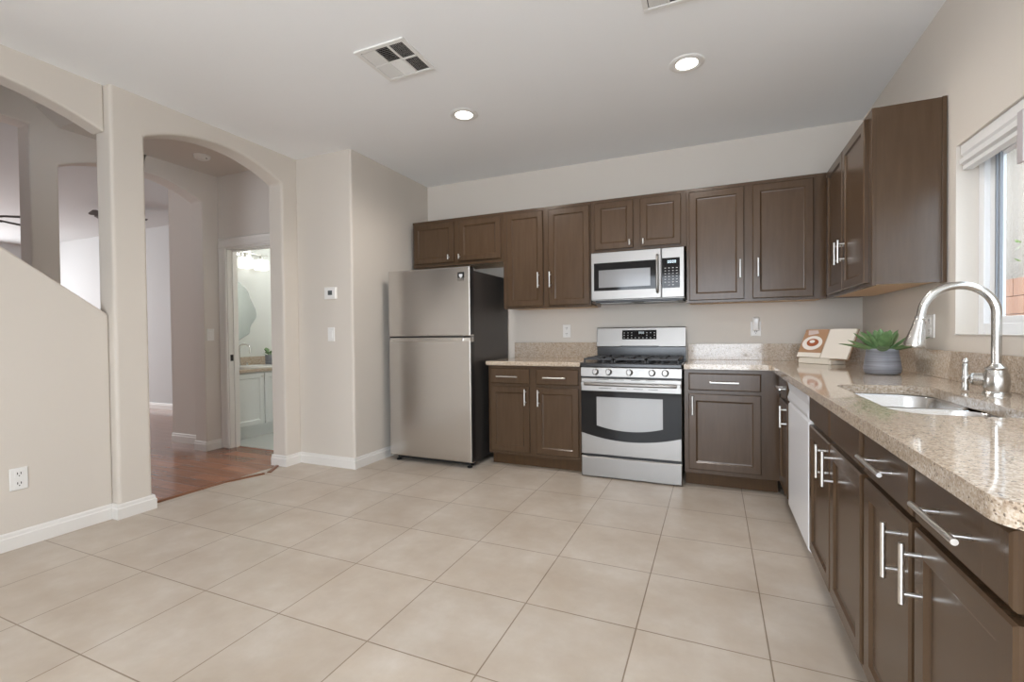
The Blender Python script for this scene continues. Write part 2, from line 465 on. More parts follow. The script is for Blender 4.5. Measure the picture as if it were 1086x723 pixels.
# baseboards: stepped profile
def baseboard(name, path, label, h=0.095, t=0.016, parent=None):
    """path of (x,y) points, wall on the left of travel; profile pushed to the right."""
    b = MB(); P = [Vector((p[0], p[1], 0)) for p in path]; n = len(P)
    prof = [(0, 0), (t, 0), (t, h * 0.70), (t * 0.7, h * 0.76), (t * 0.6, h * 0.93), (t * 0.35, h), (0, h)]
    rings = []
    for i in range(n):
        d0 = (P[i] - P[i - 1]).normalized() if i else (P[1] - P[0]).normalized()
        d1 = (P[i + 1] - P[i]).normalized() if i < n - 1 else d0
        n0 = Vector((d0.y, -d0.x, 0)); n1 = Vector((d1.y, -d1.x, 0))
        mt_ = (n0 + n1); mt_ = mt_ / max(0.2, (1 + n0.dot(n1)))
        rings.append([tuple(P[i] + mt_ * q[0] + Vector((0, 0, q[1]))) for q in prof])
    b.loft(rings)
    return struct(b.build(name, M['trim']), label)

E_ = 0.001
baseboard('baseboard_left', [(-4.575 + E_, -7.49), (-4.575 + E_, -2.61), (-4.513 + E_, -2.61), (-4.513 + E_, A0 + E_), (-4.68, A0 + E_)], 'white baseboard along the stair wall')
baseboard('baseboard_pantry', [(-4.68 - E_, A1 - E_), (-4.513 + E_, A1 - E_), (-4.513 + E_, -1.178 - E_), (-3.887 + E_, -1.178 - E_), (-3.887 + E_, -0.03)], 'white baseboard wrapping the pantry wall')
baseboard('baseboard_hall', [(-5.92, H1 - E_), (-5.75 + E_, H1 - E_), (-5.75 + E_, -1.062), (-5.742, -1.062)], 'white baseboard at the hall arch')
baseboard('baseboard_living', [(-6.56, -1.061), (-5.925, -1.061)], 'white baseboard on the living room return wall')
baseboard('baseboard_far', [(-13.0, 0.349), (-6.68, 0.349)], 'white baseboard on the far living room wall')

# doorway to the bathroom: casing, jambs, stop, strike plate
t = XZ(-1.06)
d = thing('door_1', 'white trimmed doorway into the bathroom', 'doorway', (-5.24, -1.06, 0)); d['kind'] = 'structure'
cw = 0.10
w = MB()
def casing_strip(b, u0, u1, v0, v1, horiz):
    if horiz:
        b.rect_rings(t, u0, u1, v0, v1, [(0, 0), (0, 0.012), (0.012, 0.018), (0.03, 0.012)])
    else:
        b.rect_rings(t, u0, u1, v0, v1, [(0, 0), (0, 0.012), (0.012, 0.018), (0.03, 0.012)])
casing_strip(w, DX0 - cw, DX0 + 0.005, 0, DZ - 0.005, False); casing_strip(w, DX1 - 0.005, DX1 + cw, 0, DZ - 0.005, False); casing_strip(w, DX0 - cw, DX1 + cw, DZ - 0.005, DZ + cw, True)
w.build('casing', M['trim'], d)
w = MB()
w.box(DX0, DX0 + 0.018, -1.06, -0.95, 0, DZ); w.box(DX1 - 0.018, DX1, -1.06, -0.95, 0, DZ); w.box(DX0, DX1, -1.06, -0.95, DZ - 0.018, DZ)
w.box(DX0 + 0.018, DX0 + 0.03, -1.01, -0.975, 0, DZ); w.box(DX0, DX1, -1.01, -0.975, DZ - 0.032, DZ - 0.018)
w.build('jamb', M['trim'], d)
w = MB(); w.box(DX0 + 0.018, DX0 + 0.022, -1.045, -1.015, 0.90, 0.965)
w.build('strike_plate', M['black'], d, label='black metal strike plate')

# transition strip between tile and wood, one piece sprung loose
def strip_between(p0, p1, wdt, h, z0=0.0, z1=0.0):
    b = MB(); p0 = Vector((*p0, 0)); p1 = Vector((*p1, 0)); dd = (p1 - p0).normalized(); nn = Vector((dd.y, -dd.x, 0))
    prof = [(-wdt / 2, 0), (-wdt / 2, h * .6), (-wdt / 4, h), (wdt / 4, h), (wdt / 2, h * .3), (wdt / 2, 0)]
    b.loft([[tuple(p + nn * a + Vector((0, 0, c + zz))) for a, c in prof] for p, zz in ((p0, z0), (p1, z1))])
    return b
struct(strip_between((-4.625, -2.395), (-4.605, -1.87), 0.05, 0.012, 0.0005, 0.0005).build('trim_1', M['reducer']), 'reddish wood reducer strip along the tile edge')
tag(strip_between((-4.598, -1.862), (-4.500, -1.575), 0.035, 0.010, 0.0005, 0.0005).build('reducer_strip', M['reducer']), 'loose reddish wood reducer strip angled out onto the tile', 'floor trim')
tag(strip_between((-4.49, -1.535), (-4.60, -1.365), 0.035, 0.010, 0.0005, 0.0005).build('reducer_strip', M['reducer']), 'short broken reddish trim piece beside the arch foot', 'floor trim')

# window over the sink
wi = thing('window_1', 'white vinyl sliding window over the sink', 'window', (0.08, -2.25, WZ0)); wi['kind'] = 'structure'
w = MB(); T = XW(0.14)
def ring_frame(b, T, u0, u1, v0, v1, wd, w0, w1):
    b.box(u0, u0 + wd, v0, v1, w0, w1, T); b.box(u1 - wd, u1, v0, v1, w0, w1, T)
    b.box(u0 + wd, u1 - wd, v0, v0 + wd, w0, w1, T); b.box(u0 + wd, u1 - wd, v1 - wd, v1, w0, w1, T)
ring_frame(w, T, WY0, WY1, WZ0, WZ1, 0.05, 0.0, 0.06)
w.build('frame', M['vinyl'], wi, bevel=0.004)
w = MB(); ring_frame(w, T, WY0 + 0.05, -2.25, WZ0 + 0.03, WZ1 - 0.04, 0.045, 0.005, 0.045); ring_frame(w, T, -2.30, WY1 - 0.05, WZ0 + 0.03, WZ1 - 0.04, 0.05, 0.005, 0.04)
w.build('sash', M['vinyl'], wi, bevel=0.003)
w = MB(); w.box(-1.645, -1.632, WZ0 + 0.07, WZ1 - 0.08, 0.036, 0.046, T); w.box(-1.615, -1.606, WZ0 + 0.07, WZ1 - 0.08, 0.036, 0.046, T)
w.build('gasket', M['gasket'], wi)
w = MB(); w.box(WY0 + 0.09, WY1 - 0.10, WZ0 + 0.07, WZ1 - 0.08, 0.012, 0.016, T)
w.build('glass', M['glass'], wi)
w = MB(); w.box(WY0 - 0.0, WY1 + 0.0, WZ0 - 0.0, WZ0 + 0.004, 0.0, 0.145, T)
w.build('sill', M['trim'], wi)
# window blind: valance headrail and a short wand
bl = thing('window_blind', 'raised white window blind with stepped valance', 'blind', (0.04, -2.25, 1.9))
w = MB(); w.prism([(0, 1.998), (0.040, 1.998), (0.040, 1.955), (0.028, 1.945), (0.045, 1.935), (0.045, 1.912), (0.0, 1.895)], frame((0.052, 0, 0), (-1, 0, 0), (0, 1, 0)), -1.0)
w.v = [(x, -1.512 + (y * 1.52 if abs(y) > 1e-6 else 0), z) for x, y, z in w.v]
w.build('valance', M['blind'], bl)
w = MB(); w.box(0.012, 0.048, -3.02, -1.53, 1.880, 1.897); w.build('bottom_rail', M['blind'], bl)
w = MB(); w.box(-0.012, 0.000, -2.045, -2.005, 1.755, 1.945)
w.build('wand', M['wand'], bl, bevel=0.003, label='mauve grey hanging wand')

# outside: neighbour's stucco wall, block fence, a thin shrub
nw = MB(); nw.box(3.2, 3.4, -6, 12, -0.2, 4.0); nw.box(2.95, 3.4, -6, 12, 4.0, 4.15)
struct(nw.build('wall_neighbor', M['stucco']), "neighbouring house's cream stucco wall outside the window")
w = MB()
for zz in range(9):
    off = (zz % 2) * 0.2
    for k in range(24):
        w.box(1.9, 2.08, -1.2 + k * 0.4 + off + 0.006, -1.2 + (k + 1) * 0.4 + off - 0.002, 0.0 + zz * 0.19 - 0.02, (zz + 1) * 0.19 - 0.026)
struct(w.build('wall_fence', M['fence']), 'orange block fence outside the window')
struct(MB().box(0.16, 3.4, -6, 12, -0.26, -0.02).build('ground', M['stucco']), 'ground outside the window')
sh = thing('shrub', 'thin leafy shrub showing above the block fence outside the window', 'shrub', (2.5, 3.0, -0.02))
w = MB()
tips = []
for k in range(7):
    a = random.uniform(0, 6.28); p0 = Vector((2.5, 2.9, -0.02)); p2 = Vector((2.5 + 0.2 * math.cos(a), 2.95 + 0.45 * math.sin(a), random.uniform(1.9, 2.2)))
    pts = [p0.lerp(p2, i / 6) + Vector((0, 0.05 * math.sin(i), 0)) for i in range(7)]
    w.tube(pts, [0.012 - 0.0014 * i for i in range(7)], 6); tips += pts[4:]
w.build('stem', M['twig'], sh)
w = MB()
for p in tips:
    for q in range(5):
        dd = Vector((random.uniform(-1, 1), random.uniform(-1, 1), random.uniform(-.4, 1))).normalized(); c_ = p + dd * 0.03; sd = dd.orthogonal().normalized() * 0.016
        e = dd * 0.04; nn = dd.cross(sd) * 0.15
        w.add([c_, c_ + e + sd, c_ + 2 * e, c_ + e - sd, c_ + e + nn], [(0, 1, 4), (1, 2, 4), (2, 3, 4), (3, 0, 4)])
lf = w.build('foliage', M['leafout'], sh); lf['kind'] = 'stuff'


# ------------------------------------------------------------------ cabinet helpers
def door_steps(st): return [(0, 0), (0, 0.015), (0.005, 0.020), (st - 0.008, 0.020), (st, 0.012), (st + 0.006, 0.011)]
SLAB = [(0, 0), (0, 0.013), (0.003, 0.017), (0.008, 0.020)]


def bar_pull(parent, T, u, v, length, vert, wbase=0.020):
    """bar pull centred on (u,v), standing off from the front face at wbase."""
    b = MB(); r = 0.0058; so = 0.033; h = length / 2
    P = (lambda s, w_: T @ Vector((u, v + s, wbase + w_))) if vert else (lambda s, w_: T @ Vector((u + s, v, wbase + w_)))
    b.tube([P(-h, so), P(-h + 0.0005, so), P(h - 0.0005, so), P(h, so)], r, 12)
    for s in (-h * 0.66, h * 0.66): b.tube([P(s, -0.0005), P(s, so)], 0.0048, 10)
    return b.build('handle', M['nickel'], parent, smooth=40)


def small_pull(parent, T, u, v, wbase=0.020):
    b = MB(); P = lambda s, w_: T @ Vector((u, v + s, wbase + w_))
    b.tube([P(-0.022, 0.026), P(0.022, 0.026)], 0.0058, 12); b.tube([P(0, -0.0005), P(0, 0.026)], 0.0055, 10)
    return b.build('handle', M['nickel'], parent, smooth=40)


def cab_door(parent, T, u0, u1, v0, v1, st=0.058):
    b = MB(); b.rect_rings(T, u0, u1, v0, v1, door_steps(st)); return b.build('door', M['cab'], parent)


def cab_drawer(parent, T, u0, u1, v0, v1, name='drawer'):
    b = MB(); b.rect_rings(T, u0, u1, v0, v1, SLAB); return b.build(name, M['cab'], parent)


# ------------------------------------------------------------------ wall cabinets
G_UP = 'dark brown wall cabinets'; G_LO = 'dark brown base cabinets'
UB, UT, UF = 1.378, 2.276, -0.360
def wall_cab(x0, x1, z0, z1, doors, pulls, label, small=False):
    o = thing('wall_cabinet', label, 'cabinet', ((x0 + x1) / 2, 0, z0), G_UP)
    w = MB(); w.box(x0, x1, UF + 0.018, -0.004, z0 + 0.018, z1 - 0.004); w.build('body', M['cab'], o)
    w = MB(); w.box(x0 + 0.012, x1 - 0.012, UF + 0.03, -0.004, z0 + 0.006, z0 + 0.018); w.build('underside', M['raw'], o, label='bare birch underside')
    w = MB(); w.rect_rings(XZ(UF + 0.018), x0, x1, z0, z1, [(0, 0), (0, 0.0165), (0.0015, 0.018)]); w.build('face_frame', M['cab'], o)
    w = MB(); w.box(x0, x1, UF - 0.004, UF, z1 - 0.022, z1); w.build('top_rail', M['cab'], o)
    T = XZ(UF)
    for (a, b_, zz0, zz1), (pu, pv) in zip(doors, pulls):
        dr = cab_door(o, T, a, b_, zz0, zz1)
        if small: small_pull(dr, T, pu, pv)
        else: bar_pull(dr, T, pu, pv, 0.137, True)
    return o
wall_cab(-3.83, -2.832, 1.817, UT, [(-3.808, -3.353, 1.853, 2.240), (-3.292, -2.854, 1.853, 2.240)], [(-3.402, 1.901), (-3.282, 1.897)], 'short dark brown two-door wall cabinet above the refrigerator', True)
wall_cab(-2.831, -2.006, UB, UT, [(-2.790, -2.438, 1.398, 2.245), (-2.388, -2.017, 1.398, 2.245)], [(-2.478, 1.627), (-2.368, 1.625)], 'tall dark brown two-door wall cabinet between refrigerator and microwave')
wall_cab(-2.005, -1.238, 1.832, UT, [(-1.970, -1.650, 1.853, 2.248), (-1.594, -1.278, 1.853, 2.248)], [(-1.676, 1.895), (-1.567, 1.893)], 'short dark brown two-door wall cabinet directly above the microwave', True)
wall_cab(-1.237, -0.300, UB, UT, [(-1.218, -0.828, 1.398, 2.247), (-0.772, -0.379, 1.398, 2.247)], [(-0.857, 1.625), (-0.736, 1.627)], 'wide dark brown two-door wall cabinet right of the microwave, facing the room')
# corner cabinet on the window wall
UX = -0.298
o = thing('wall_cabinet', 'dark brown two-door wall cabinet on the window wall with a plain end panel', 'cabinet', (-0.15, -0.7, UB), G_UP)
YN = -1.410
w = MB(); w.box(UX + 0.018, -0.024, YN + 0.004, -0.004, UB + 0.02, UT - 0.004); w.build('body', M['cab'], o)
w = MB(); w.box(UX + 0.02, -0.026, YN + 0.01, -0.37, UB + 0.008, UB + 0.02); w.build('underside', M['raw'], o, label='bare birch underside')
w = MB(); w.rect_rings(XW(UX + 0.018), YN, -0.362, UB, UT, [(0, 0), (0, 0.0165), (0.0015, 0.018)]); w.build('face_frame', M['cab'], o)
w = MB(); w.box(UX + 0.016, -0.022, YN - 0.004, YN + 0.004, UB + 0.004, UT - 0.002); w.build('end_panel', M['cab'], o)
w = MB(); w.box(-0.022, -0.004, YN - 0.010, YN + 0.02, UB, UT); w.build('scribe_strip', M['cab'], o, bevel=0.002)
T = XW(UX)
dr = cab_door(o, T, -0.885, -0.455, 1.398, 2.248); bar_pull(dr, T, -0.858, 1.627, 0.137, True)
dr = cab_door(o, T, -1.345, -0.895, 1.398, 2.248); bar_pull(dr, T, -0.948, 1.627, 0.137, True)

# ------------------------------------------------------------------ base cabinets
BZ, BF = 0.876, -0.622
def base_back(x0, x1, drawers, doors, label, toe=True):
    o = thing('base_cabinet', label, 'cabinet', ((x0 + x1) / 2, -0.3, 0), G_LO)
    w = MB(); w.box(x0, x1, BF + 0.018, -0.004, 0.105, BZ - 0.001); w.build('body', M['cab'], o)
    w = MB(); w.rect_rings(XZ(BF + 0.018), x0, x1, 0.105, BZ - 0.001, [(0, 0), (0, 0.0165), (0.0015, 0.018)]); w.build('face_frame', M['cab'], o)
    w = MB(); w.box(x0 + 0.004, x1 - 0.004, -0.545, -0.03, 0.0005, 0.106); w.build('toe_kick', M['toe'], o, label='lighter brown toe kick')
    T = XZ(BF)
    for (a, b_, z0, z1, pu, pv, L) in drawers:
        dr = cab_drawer(o, T, a, b_, z0, z1); bar_pull(dr, T, pu, pv, L, False)
    for (a, b_, z0, z1, pu, pv) in doors:
        dr = cab_door(o, T, a, b_, z0, z1); bar_pull(dr, T, pu, pv, 0.137, True)
    return o
base_back(-2.869, -2.034, [(-2.842, -2.478, 0.722, 0.852, -2.675, 0.784, 0.195), (-2.419, -2.052, 0.722, 0.852, -2.25, 0.783, 0.195)],
          [(-2.845, -2.480, 0.135, 0.697, -2.510, 0.612), (-2.419, -2.051, 0.135, 0.697, -2.392, 0.611)], 'dark brown base cabinet with two drawers and two doors between refrigerator and stove')
base_back(-1.245, -0.622, [(-1.213, -0.737, 0.722, 0.848, -0.974, 0.784, 0.19)], [(-1.214, -0.737, 0.138, 0.697, -1.186, 0.612)], 'dark brown base cabinet with one drawer and one door right of the stove')

BX = -0.620
def base_right(y0, y1, label, drawers, doors, body_top=BZ - 0.001, fname='drawer', left_edge=None):
    o = thing('base_cabinet', label, 'cabinet', (-0.3, (y0 + y1) / 2, 0), G_LO)
    w = MB()
    w.box(BX + 0.018, -0.004, y0, y0 + 0.016, 0.105, BZ - 0.001); w.box(BX + 0.018, -0.004, y1 - 0.016, y1, 0.105, BZ - 0.001)
    w.box(BX + 0.018, -0.004, y0 + 0.016, y1 - 0.016, 0.105, 0.121); w.box(-0.016, -0.004, y0 + 0.016, y1 - 0.016, 0.121, BZ - 0.001)
    w.build('body', M['cab'], o)
    w = MB(); w.rect_rings(XW(BX + 0.018), y0, y1, 0.105, BZ - 0.001, [(0, 0), (0, 0.0165), (0.0015, 0.018)]); w.build('face_frame', M['cab'], o)
    w = MB(); w.box(-0.53, -0.03, y0 + 0.004, y1 - 0.004, 0.0005, 0.106); w.build('toe_kick', M['toe'], o, label='lighter brown toe kick')
    T = XW(BX)
    for (a, b_, z0, z1, pu, pv, L) in drawers:
        dr = cab_drawer(o, T, a, b_, z0, z1, fname)
        if L: bar_pull(dr, T, pu, pv, L, False)
    for (a, b_, z0, z1, pu, pv) in doors:
        dr = cab_door(o, T, a, b_, z0, z1); bar_pull(dr, T, pu, pv, 0.130, True)
    return o
base_right(-1.140, -0.624, 'narrow dark brown base cabinet tucked between the corner and white dishwasher', [(-1.12, -0.75, 0.735, 0.852, -0.985, 0.795, 0.19)], [(-1.12, -0.75, 0.14, 0.705, -1.085, 0.630)])
base_right(-2.672, -1.815, 'dark brown sink base cabinet next to the dishwasher, two plain fronts without pulls', [(-2.235, -1.835, 0.742, 0.858, 0, 0, None), (-2.652, -2.262, 0.742, 0.858, 0, 0, None)],
           [(-2.240, -1.835, 0.150, 0.722, -2.190, 0.640), (-2.655, -2.256, 0.150, 0.722, -2.305, 0.640)], fname='false_front')
base_right(-3.458, -2.674, 'dark brown base cabinet at the counter end with two pulled drawers', [(-3.040, -2.690, 0.736, 0.858, -2.862, 0.800, 0.19), (-3.432, -3.066, 0.736, 0.858, -3.25, 0.798, 0.19)],
           [(-3.040, -2.690, 0.150, 0.722, -2.985, 0.632), (-3.440, -3.066, 0.150, 0.722, -3.105, 0.632)])

# ------------------------------------------------------------------ dishwasher
o = thing('dishwasher', 'white dishwasher under the counter between brown cabinets', 'dishwasher', (-0.3, -1.48, 0))
y0, y1 = -1.808, -1.146
w = MB(); w.box(-0.57, -0.02, y0 + 0.004, y1 - 0.004, 0.12, 0.868); w.build('body', M['appliance_white'], o)
w = MB(); w.rect_rings(XW(-0.575), y0 + 0.006, y1 - 0.006, 0.115, 0.735, [(0, 0), (0, 0.05), (0.012, 0.062)]); w.build('door', M['appliance_white'], o)
T = XW(-0.575)
w = MB(); poly = [(0, 0.74), (0.062, 0.74), (0.066, 0.76), (0.056, 0.80), (0.066, 0.85), (0.06, 0.868), (0, 0.868)]
w.loft([[(-0.575 - a, yy, z) for a, z in poly] for yy in (y0 + 0.006, y1 - 0.006)]); w.build('control_panel', M['appliance_white'], o, bevel=0.004)
w = MB(); w.box(-0.545, -0.05, y0 + 0.01, y1 - 0.01, 0.0005, 0.118); w.build('toe_panel', M['appliance_white'], o)
w = MB()
for k in range(5):
    w = MB(); w.box(-0.6425, -0.640, -1.55 + k * 0.035, -1.53 + k * 0.035, 0.845, 0.855); w.build('button', M['grey'], o)

# ------------------------------------------------------------------ countertops
CT = 0.914
def slab_with_hole(name, outer, hole, z0, z1, parent, bevel=0.009):
    bm = bmesh.new(); off = root_of(parent).location
    loops = [outer] + ([hole] if hole else [])
    es = []
    for lp in loops:
        vv = [bm.verts.new(Vector((x, y, z1)) - off) for x, y in lp]
        es += [bm.edges.new((vv[i], vv[(i + 1) % len(vv)])) for i in range(len(vv))]
    bmesh.ops.triangle_fill(bm, edges=es, use_beauty=True, use_dissolve=False)
    fs = bm.faces[:]
    r = bmesh.ops.extrude_face_region(bm, geom=fs)
    vsx = [g for g in r['geom'] if isinstance(g, bmesh.types.BMVert)]
    bmesh.ops.translate(bm, verts=vsx, vec=(0, 0, z0 - z1))
    bmesh.ops.recalc_face_normals(bm, faces=bm.faces[:])
    me = bpy.data.meshes.new(name); bm.to_mesh(me); bm.free(); me.materials.append(M['granite'])
    o_ = bpy.data.objects.new(name, me); COL.objects.link(o_); o_.parent = parent
    b = o_.modifiers.new('bevel', 'BEVEL'); b.width = bevel; b.segments = 3; b.limit_method = 'ANGLE'; b.angle_limit = math.radians(50)
    return o_


def rrect(x0, x1, y0, y1, r, n=8):
    out = []
    for cx, cy, a0 in ((x1 - r, y1 - r, 0), (x0 + r, y1 - r, PI / 2), (x0 + r, y0 + r, PI), (x1 - r, y0 + r, 1.5 * PI)):
        out += [(cx + r * math.cos(a0 + PI / 2 * i / n), cy + r * math.sin(a0 + PI / 2 * i / n)) for i in range(n + 1)]
    return out

o = thing('countertop', 'short speckled beige granite countertop left of the stove', 'countertop', (-2.46, -0.3, 0.877), 'granite countertops')
slab_with_hole('slab', [(-2.890, -0.004), (-2.034, -0.004), (-2.034, -0.655), (-2.875, -0.655), (-2.890, -0.640)], None, 0.877, CT, o)
w = MB(); w.box(-2.870, -2.034, -0.026, -0.003, CT, 1.062); w.build('backsplash', M['granite'], o, bevel=0.002)

o = thing('countertop', 'long L-shaped speckled beige granite countertop running round the corner past the sink', 'countertop', (-0.4, -1.6, 0.877), 'granite countertops')
CX, CYE = -0.676, -3.500
r_ = 0.05
corner = [(CX + r_ - r_ * math.cos(PI / 2 * i / 8), CYE + r_ - r_ * math.sin(PI / 2 * i / 8)) for i in range(9)]
outer = [(-1.245, -0.004), (-1.245, -0.655), (CX - 0.02, -0.655), (CX - 0.005, -0.66), (CX, -0.675)] + corner + [(-0.004, CYE), (-0.004, -0.004)]
SX0, SX1, SY0, SY1 = -0.555, -0.225, -2.680, -1.865
slab_with_hole('slab', outer, rrect(SX0, SX1, SY0, SY1, 0.09), 0.877, CT, o)
w = MB(); w.box(-1.245, -0.004, -0.026, -0.003, CT, 1.050); w.build('backsplash', M['granite'], o, bevel=0.002)
w = MB(); w.box(-0.026, -0.003, CYE, -0.026, CT, 1.050); w.build('backsplash', M['granite'], o, bevel=0.002)

# sink
o = thing('sink', 'stainless steel double bowl sink set under the granite', 'sink', (-0.39, -2.27, 0.875))
def bowl(y0, y1):
    b = MB(); rings = []
    for ins, z in ((-0.006, 0.8755), (0.0, 0.8755), (0.004, 0.868), (0.010, 0.74), (0.020, 0.712), (0.045, 0.700), (0.09, 0.697)):
        rings.append([(x, y, z) for x, y in rrect(SX0 - 0.004 + ins, SX1 + 0.004 - ins, y0 + ins, y1 - ins, max(0.085 - ins * 0.5, 0.02))])
    b.loft(rings, cap0=False, cap1=True)
    return b
bb = bowl(-2.262, SY1 + 0.004).build('basin', M['sinksteel'], o, smooth=50)
bb.modifiers.new('solid', 'SOLIDIFY').thickness = -0.002
bb = bowl(SY0 - 0.004, -2.288).build('basin', M['sinksteel'], o, smooth=50)
bb.modifiers.new('solid', 'SOLIDIFY').thickness = -0.002
w = MB(); w.box(SX0 + 0.02, SX1 - 0.02, -2.290, -2.260, 0.84, 0.8765); w.build('divider', M['sinksteel'], o, bevel=0.006, seg=3)
for yy in (-2.06, -2.48):
    w = MB(); w.lathe([(0.0, 0.6975), (0.02, 0.6975), (0.03, 0.699), (0.042, 0.7005), (0.045, 0.6985)], (-0.39, yy, 0), cap0=False, cap1=False); w.build('drain', M['chrome'], o, smooth=40)

# faucet
fx, fy = -0.104, -2.100
o = thing('kitchen_faucet', 'tall gooseneck brushed nickel faucet with pull-down spray head', 'faucet', (fx, fy, CT))
w = MB(); w.lathe([(0.0, 0), (0.038, 0), (0.038, 0.006), (0.033, 0.012), (0.036, 0.030), (0.037, 0.050), (0.034, 0.075), (0.028, 0.088), (0.030, 0.091), (0.030, 0.097), (0.022, 0.103), (0.015, 0.112), (0.0, 0.112)], (fx, fy, CT)); w.build('base', M['faucet'], o, smooth=35)
R = 0.107; zc = CT + 0.298
pts = [(fx, fy, CT + 0.10), (fx, fy, CT + 0.2), (fx, fy, zc)] + [(fx - R + R * math.cos(a), fy, zc - 0.005 + R * math.sin(a) * 0.98) for a in [PI * 0.968 * i / 22 for i in range(1, 23)]]
pts.append(tuple(Vector(pts[-1]) + (Vector(pts[-1]) - Vector(pts[-2])).normalized() * 0.022))
w = MB(); w.tube(pts, 0.0145, 16); w.build('spout', M['faucet'], o, smooth=50)
e0 = Vector(pts[-1]); dd = (Vector(pts[-1]) - Vector(pts[-2])).normalized()
w = MB(); w.tube([e0 - dd * 0.004, e0, e0 + dd * 0.004, e0 + dd * 0.010, e0 + dd * 0.014, e0 + dd * 0.03, e0 + dd * 0.075, e0 + dd * 0.10, e0 + dd * 0.110, e0 + dd * 0.112], [0.0165, 0.0175, 0.0175, 0.0165, 0.019, 0.020, 0.028, 0.034, 0.034, 0.028], 24); w.build('spray_head', M['faucet'], o, smooth=35)
hd = Vector((-0.80, 0.60, 0)).normalized(); h0 = Vector((fx, fy, CT + 0.052))
w = MB(); w.tube([h0 + hd * 0.01, h0 + hd * 0.03, h0 + hd * 0.055, h0 + hd * 0.058, h0 + hd * 0.062, h0 + hd * 0.070, h0 + hd * 0.078], [0.019, 0.0225, 0.0235, 0.021, 0.0245, 0.017, 0.008], 20); w.build('valve', M['faucet'], o, smooth=40)
l0 = h0 + hd * 0.084
w = MB(); w.tube([l0 + Vector((0, 0, z)) for z in (-0.048, -0.044, -0.02, -0.012, 0.0, 0.012, 0.02, 0.052, 0.056, 0.060, 0.066, 0.072, 0.076)], [0.010, 0.011, 0.010, 0.008, 0.012, 0.009, 0.0085, 0.0095, 0.007, 0.010, 0.0105, 0.007, 0.003], 16)
w.tube([h0 + hd * 0.074, l0], 0.007, 12); w.build('lever', M['faucet'], o, smooth=50)

# ------------------------------------------------------------------ refrigerator
o = thing('refrigerator', 'stainless steel top-freezer refrigerator with dark side panel', 'refrigerator', (-3.36, -0.4, 0))
fx0, fx1 = -3.785, -2.933
mside = mat('fridge_side', (0.042, 0.038, 0.036), 0.33); M['fside'] = mside
w = MB(); w.box(fx0 + 0.004, fx1 - 0.006, -0.755, -0.03, 0.045, 1.700); w.build('body', M['fside'], o, bevel=0.004, label='charcoal cabinet body')
def fr_door(z0, z1, nm):
    b = MB(); b.rect_rings(XZ(-0.765), fx0, fx1, z0, z1, [(0.004, 0), (0, 0.006), (0, 0.050), (0.004, 0.060), (0.012, 0.065)])
    return b.build(nm, M['fridge_steel'], o, smooth=30)
fd = fr_door(1.133, 1.731, 'freezer_door')
rd = fr_door(0.052, 1.127, 'fresh_food_door')
for zz0, zz1, par in ((1.150, 1.722, fd), (0.06, 1.085, rd)):
    w = MB(); w.box(fx1 - 0.0005, fx1 + 0.0045, -0.822, -0.770, zz0, zz1); w.build('edge_strip', M['black'], par, label='black door edge')
w = MB(); w.box(fx0 + 0.01, fx1 - 0.01, -0.822, -0.757, 1.124, 1.136); w.build('gap_trim', M['black'], o, label='black gap between the doors')
w = MB(); w.prism([(0, 1.094), (0.010, 1.096), (0.015, 1.121), (0.0, 1.1255)], frame((0, -0.830, 0), (0, -1, 0), (1, 0, 0)), 1.0)
w.v = [((fx0 + 0.03) + (x * (fx1 - fx0 - 0.10)), y, z) for x, y, z in w.v]
w.build('handle', M['nickel'], rd, label='full-width recessed pull along the top edge')
w = MB(); w.box(fx1 - 0.06, fx1 - 0.003, -0.8335, -0.829, 1.094, 1.121); w.build('end_cap', M['chrome'], rd)
w = MB(); w.box(-3.062, -2.975, -0.8308, -0.8292, 1.630, 1.680)
w.v = [(-3.052 + (x + 3.062) * 0.75, y, z) for x, y, z in w.v]; w.build('badge', M['black'], fd, label='small black warranty sticker')
w = MB(); w.prism([(-3.036, 1.664), (-3.004, 1.664), (-3.004, 1.645), (-3.020, 1.628), (-3.036, 1.645)], XZ(-0.8309), 0.0004); w.build('emblem', M['marks'], fd, label='pale shield mark on the sticker')
w = MB()
for k in range(6):
    w.box(-3.050 + k * 0.0105, -3.042 + k * 0.0105, -0.8308, -0.8292, 1.617, 1.624); w.box(-3.050 + k * 0.0105, -3.043 + k * 0.0105, -0.8308, -0.8292, 1.608, 1.613)
w.build('lettering', M['black'], fd)
w = MB(); w.box(fx1 - 0.10, fx1 - 0.02, -0.80, -0.70, 1.70, 1.722); w.build('hinge_cap', M['grey'], o, bevel=0.004)
w = MB(); w.box(fx0 + 0.03, fx1 - 0.03, -0.74, -0.70, 0.012, 0.052); w.build('base_grille', M['black'], o)
for xx in (fx0 + 0.06, fx1 - 0.05):
    w = MB(); w.lathe([(0.022, 0.0005), (0.024, 0.008), (0.018, 0.012), (0.010, 0.016), (0.010, 0.055)], (xx, -0.775, 0), 16); w.build('foot', M['black'], o, smooth=40)

# ------------------------------------------------------------------ gas range
o = thing('gas_range', 'stainless steel five-burner gas range with black oven window', 'stove', (-1.642, -0.35, 0))
rx0, rx1 = -2.027, -1.257
w = MB(); w.box(rx0 + 0.004, rx1 - 0.004, -0.615, -0.03, 0.03, 0.895); w.build('body', M['enamel'], o, label='black side body')
T = XZ(-0.615)
w = MB(); w.rect_rings(T, rx0 + 0.002, rx1 - 0.002, 0.006, 0.166, [(0.004, 0), (0, 0.01), (0, 0.038), (0.006, 0.045)]); w.build('bottom_drawer', M['steel'], o)
od = MB().rect_rings(T, rx0 + 0.002, rx1 - 0.002, 0.184, 0.794, [(0.004, 0), (0, 0.01), (0, 0.038), (0.006, 0.045)]).build('oven_door', M['steel'], o)
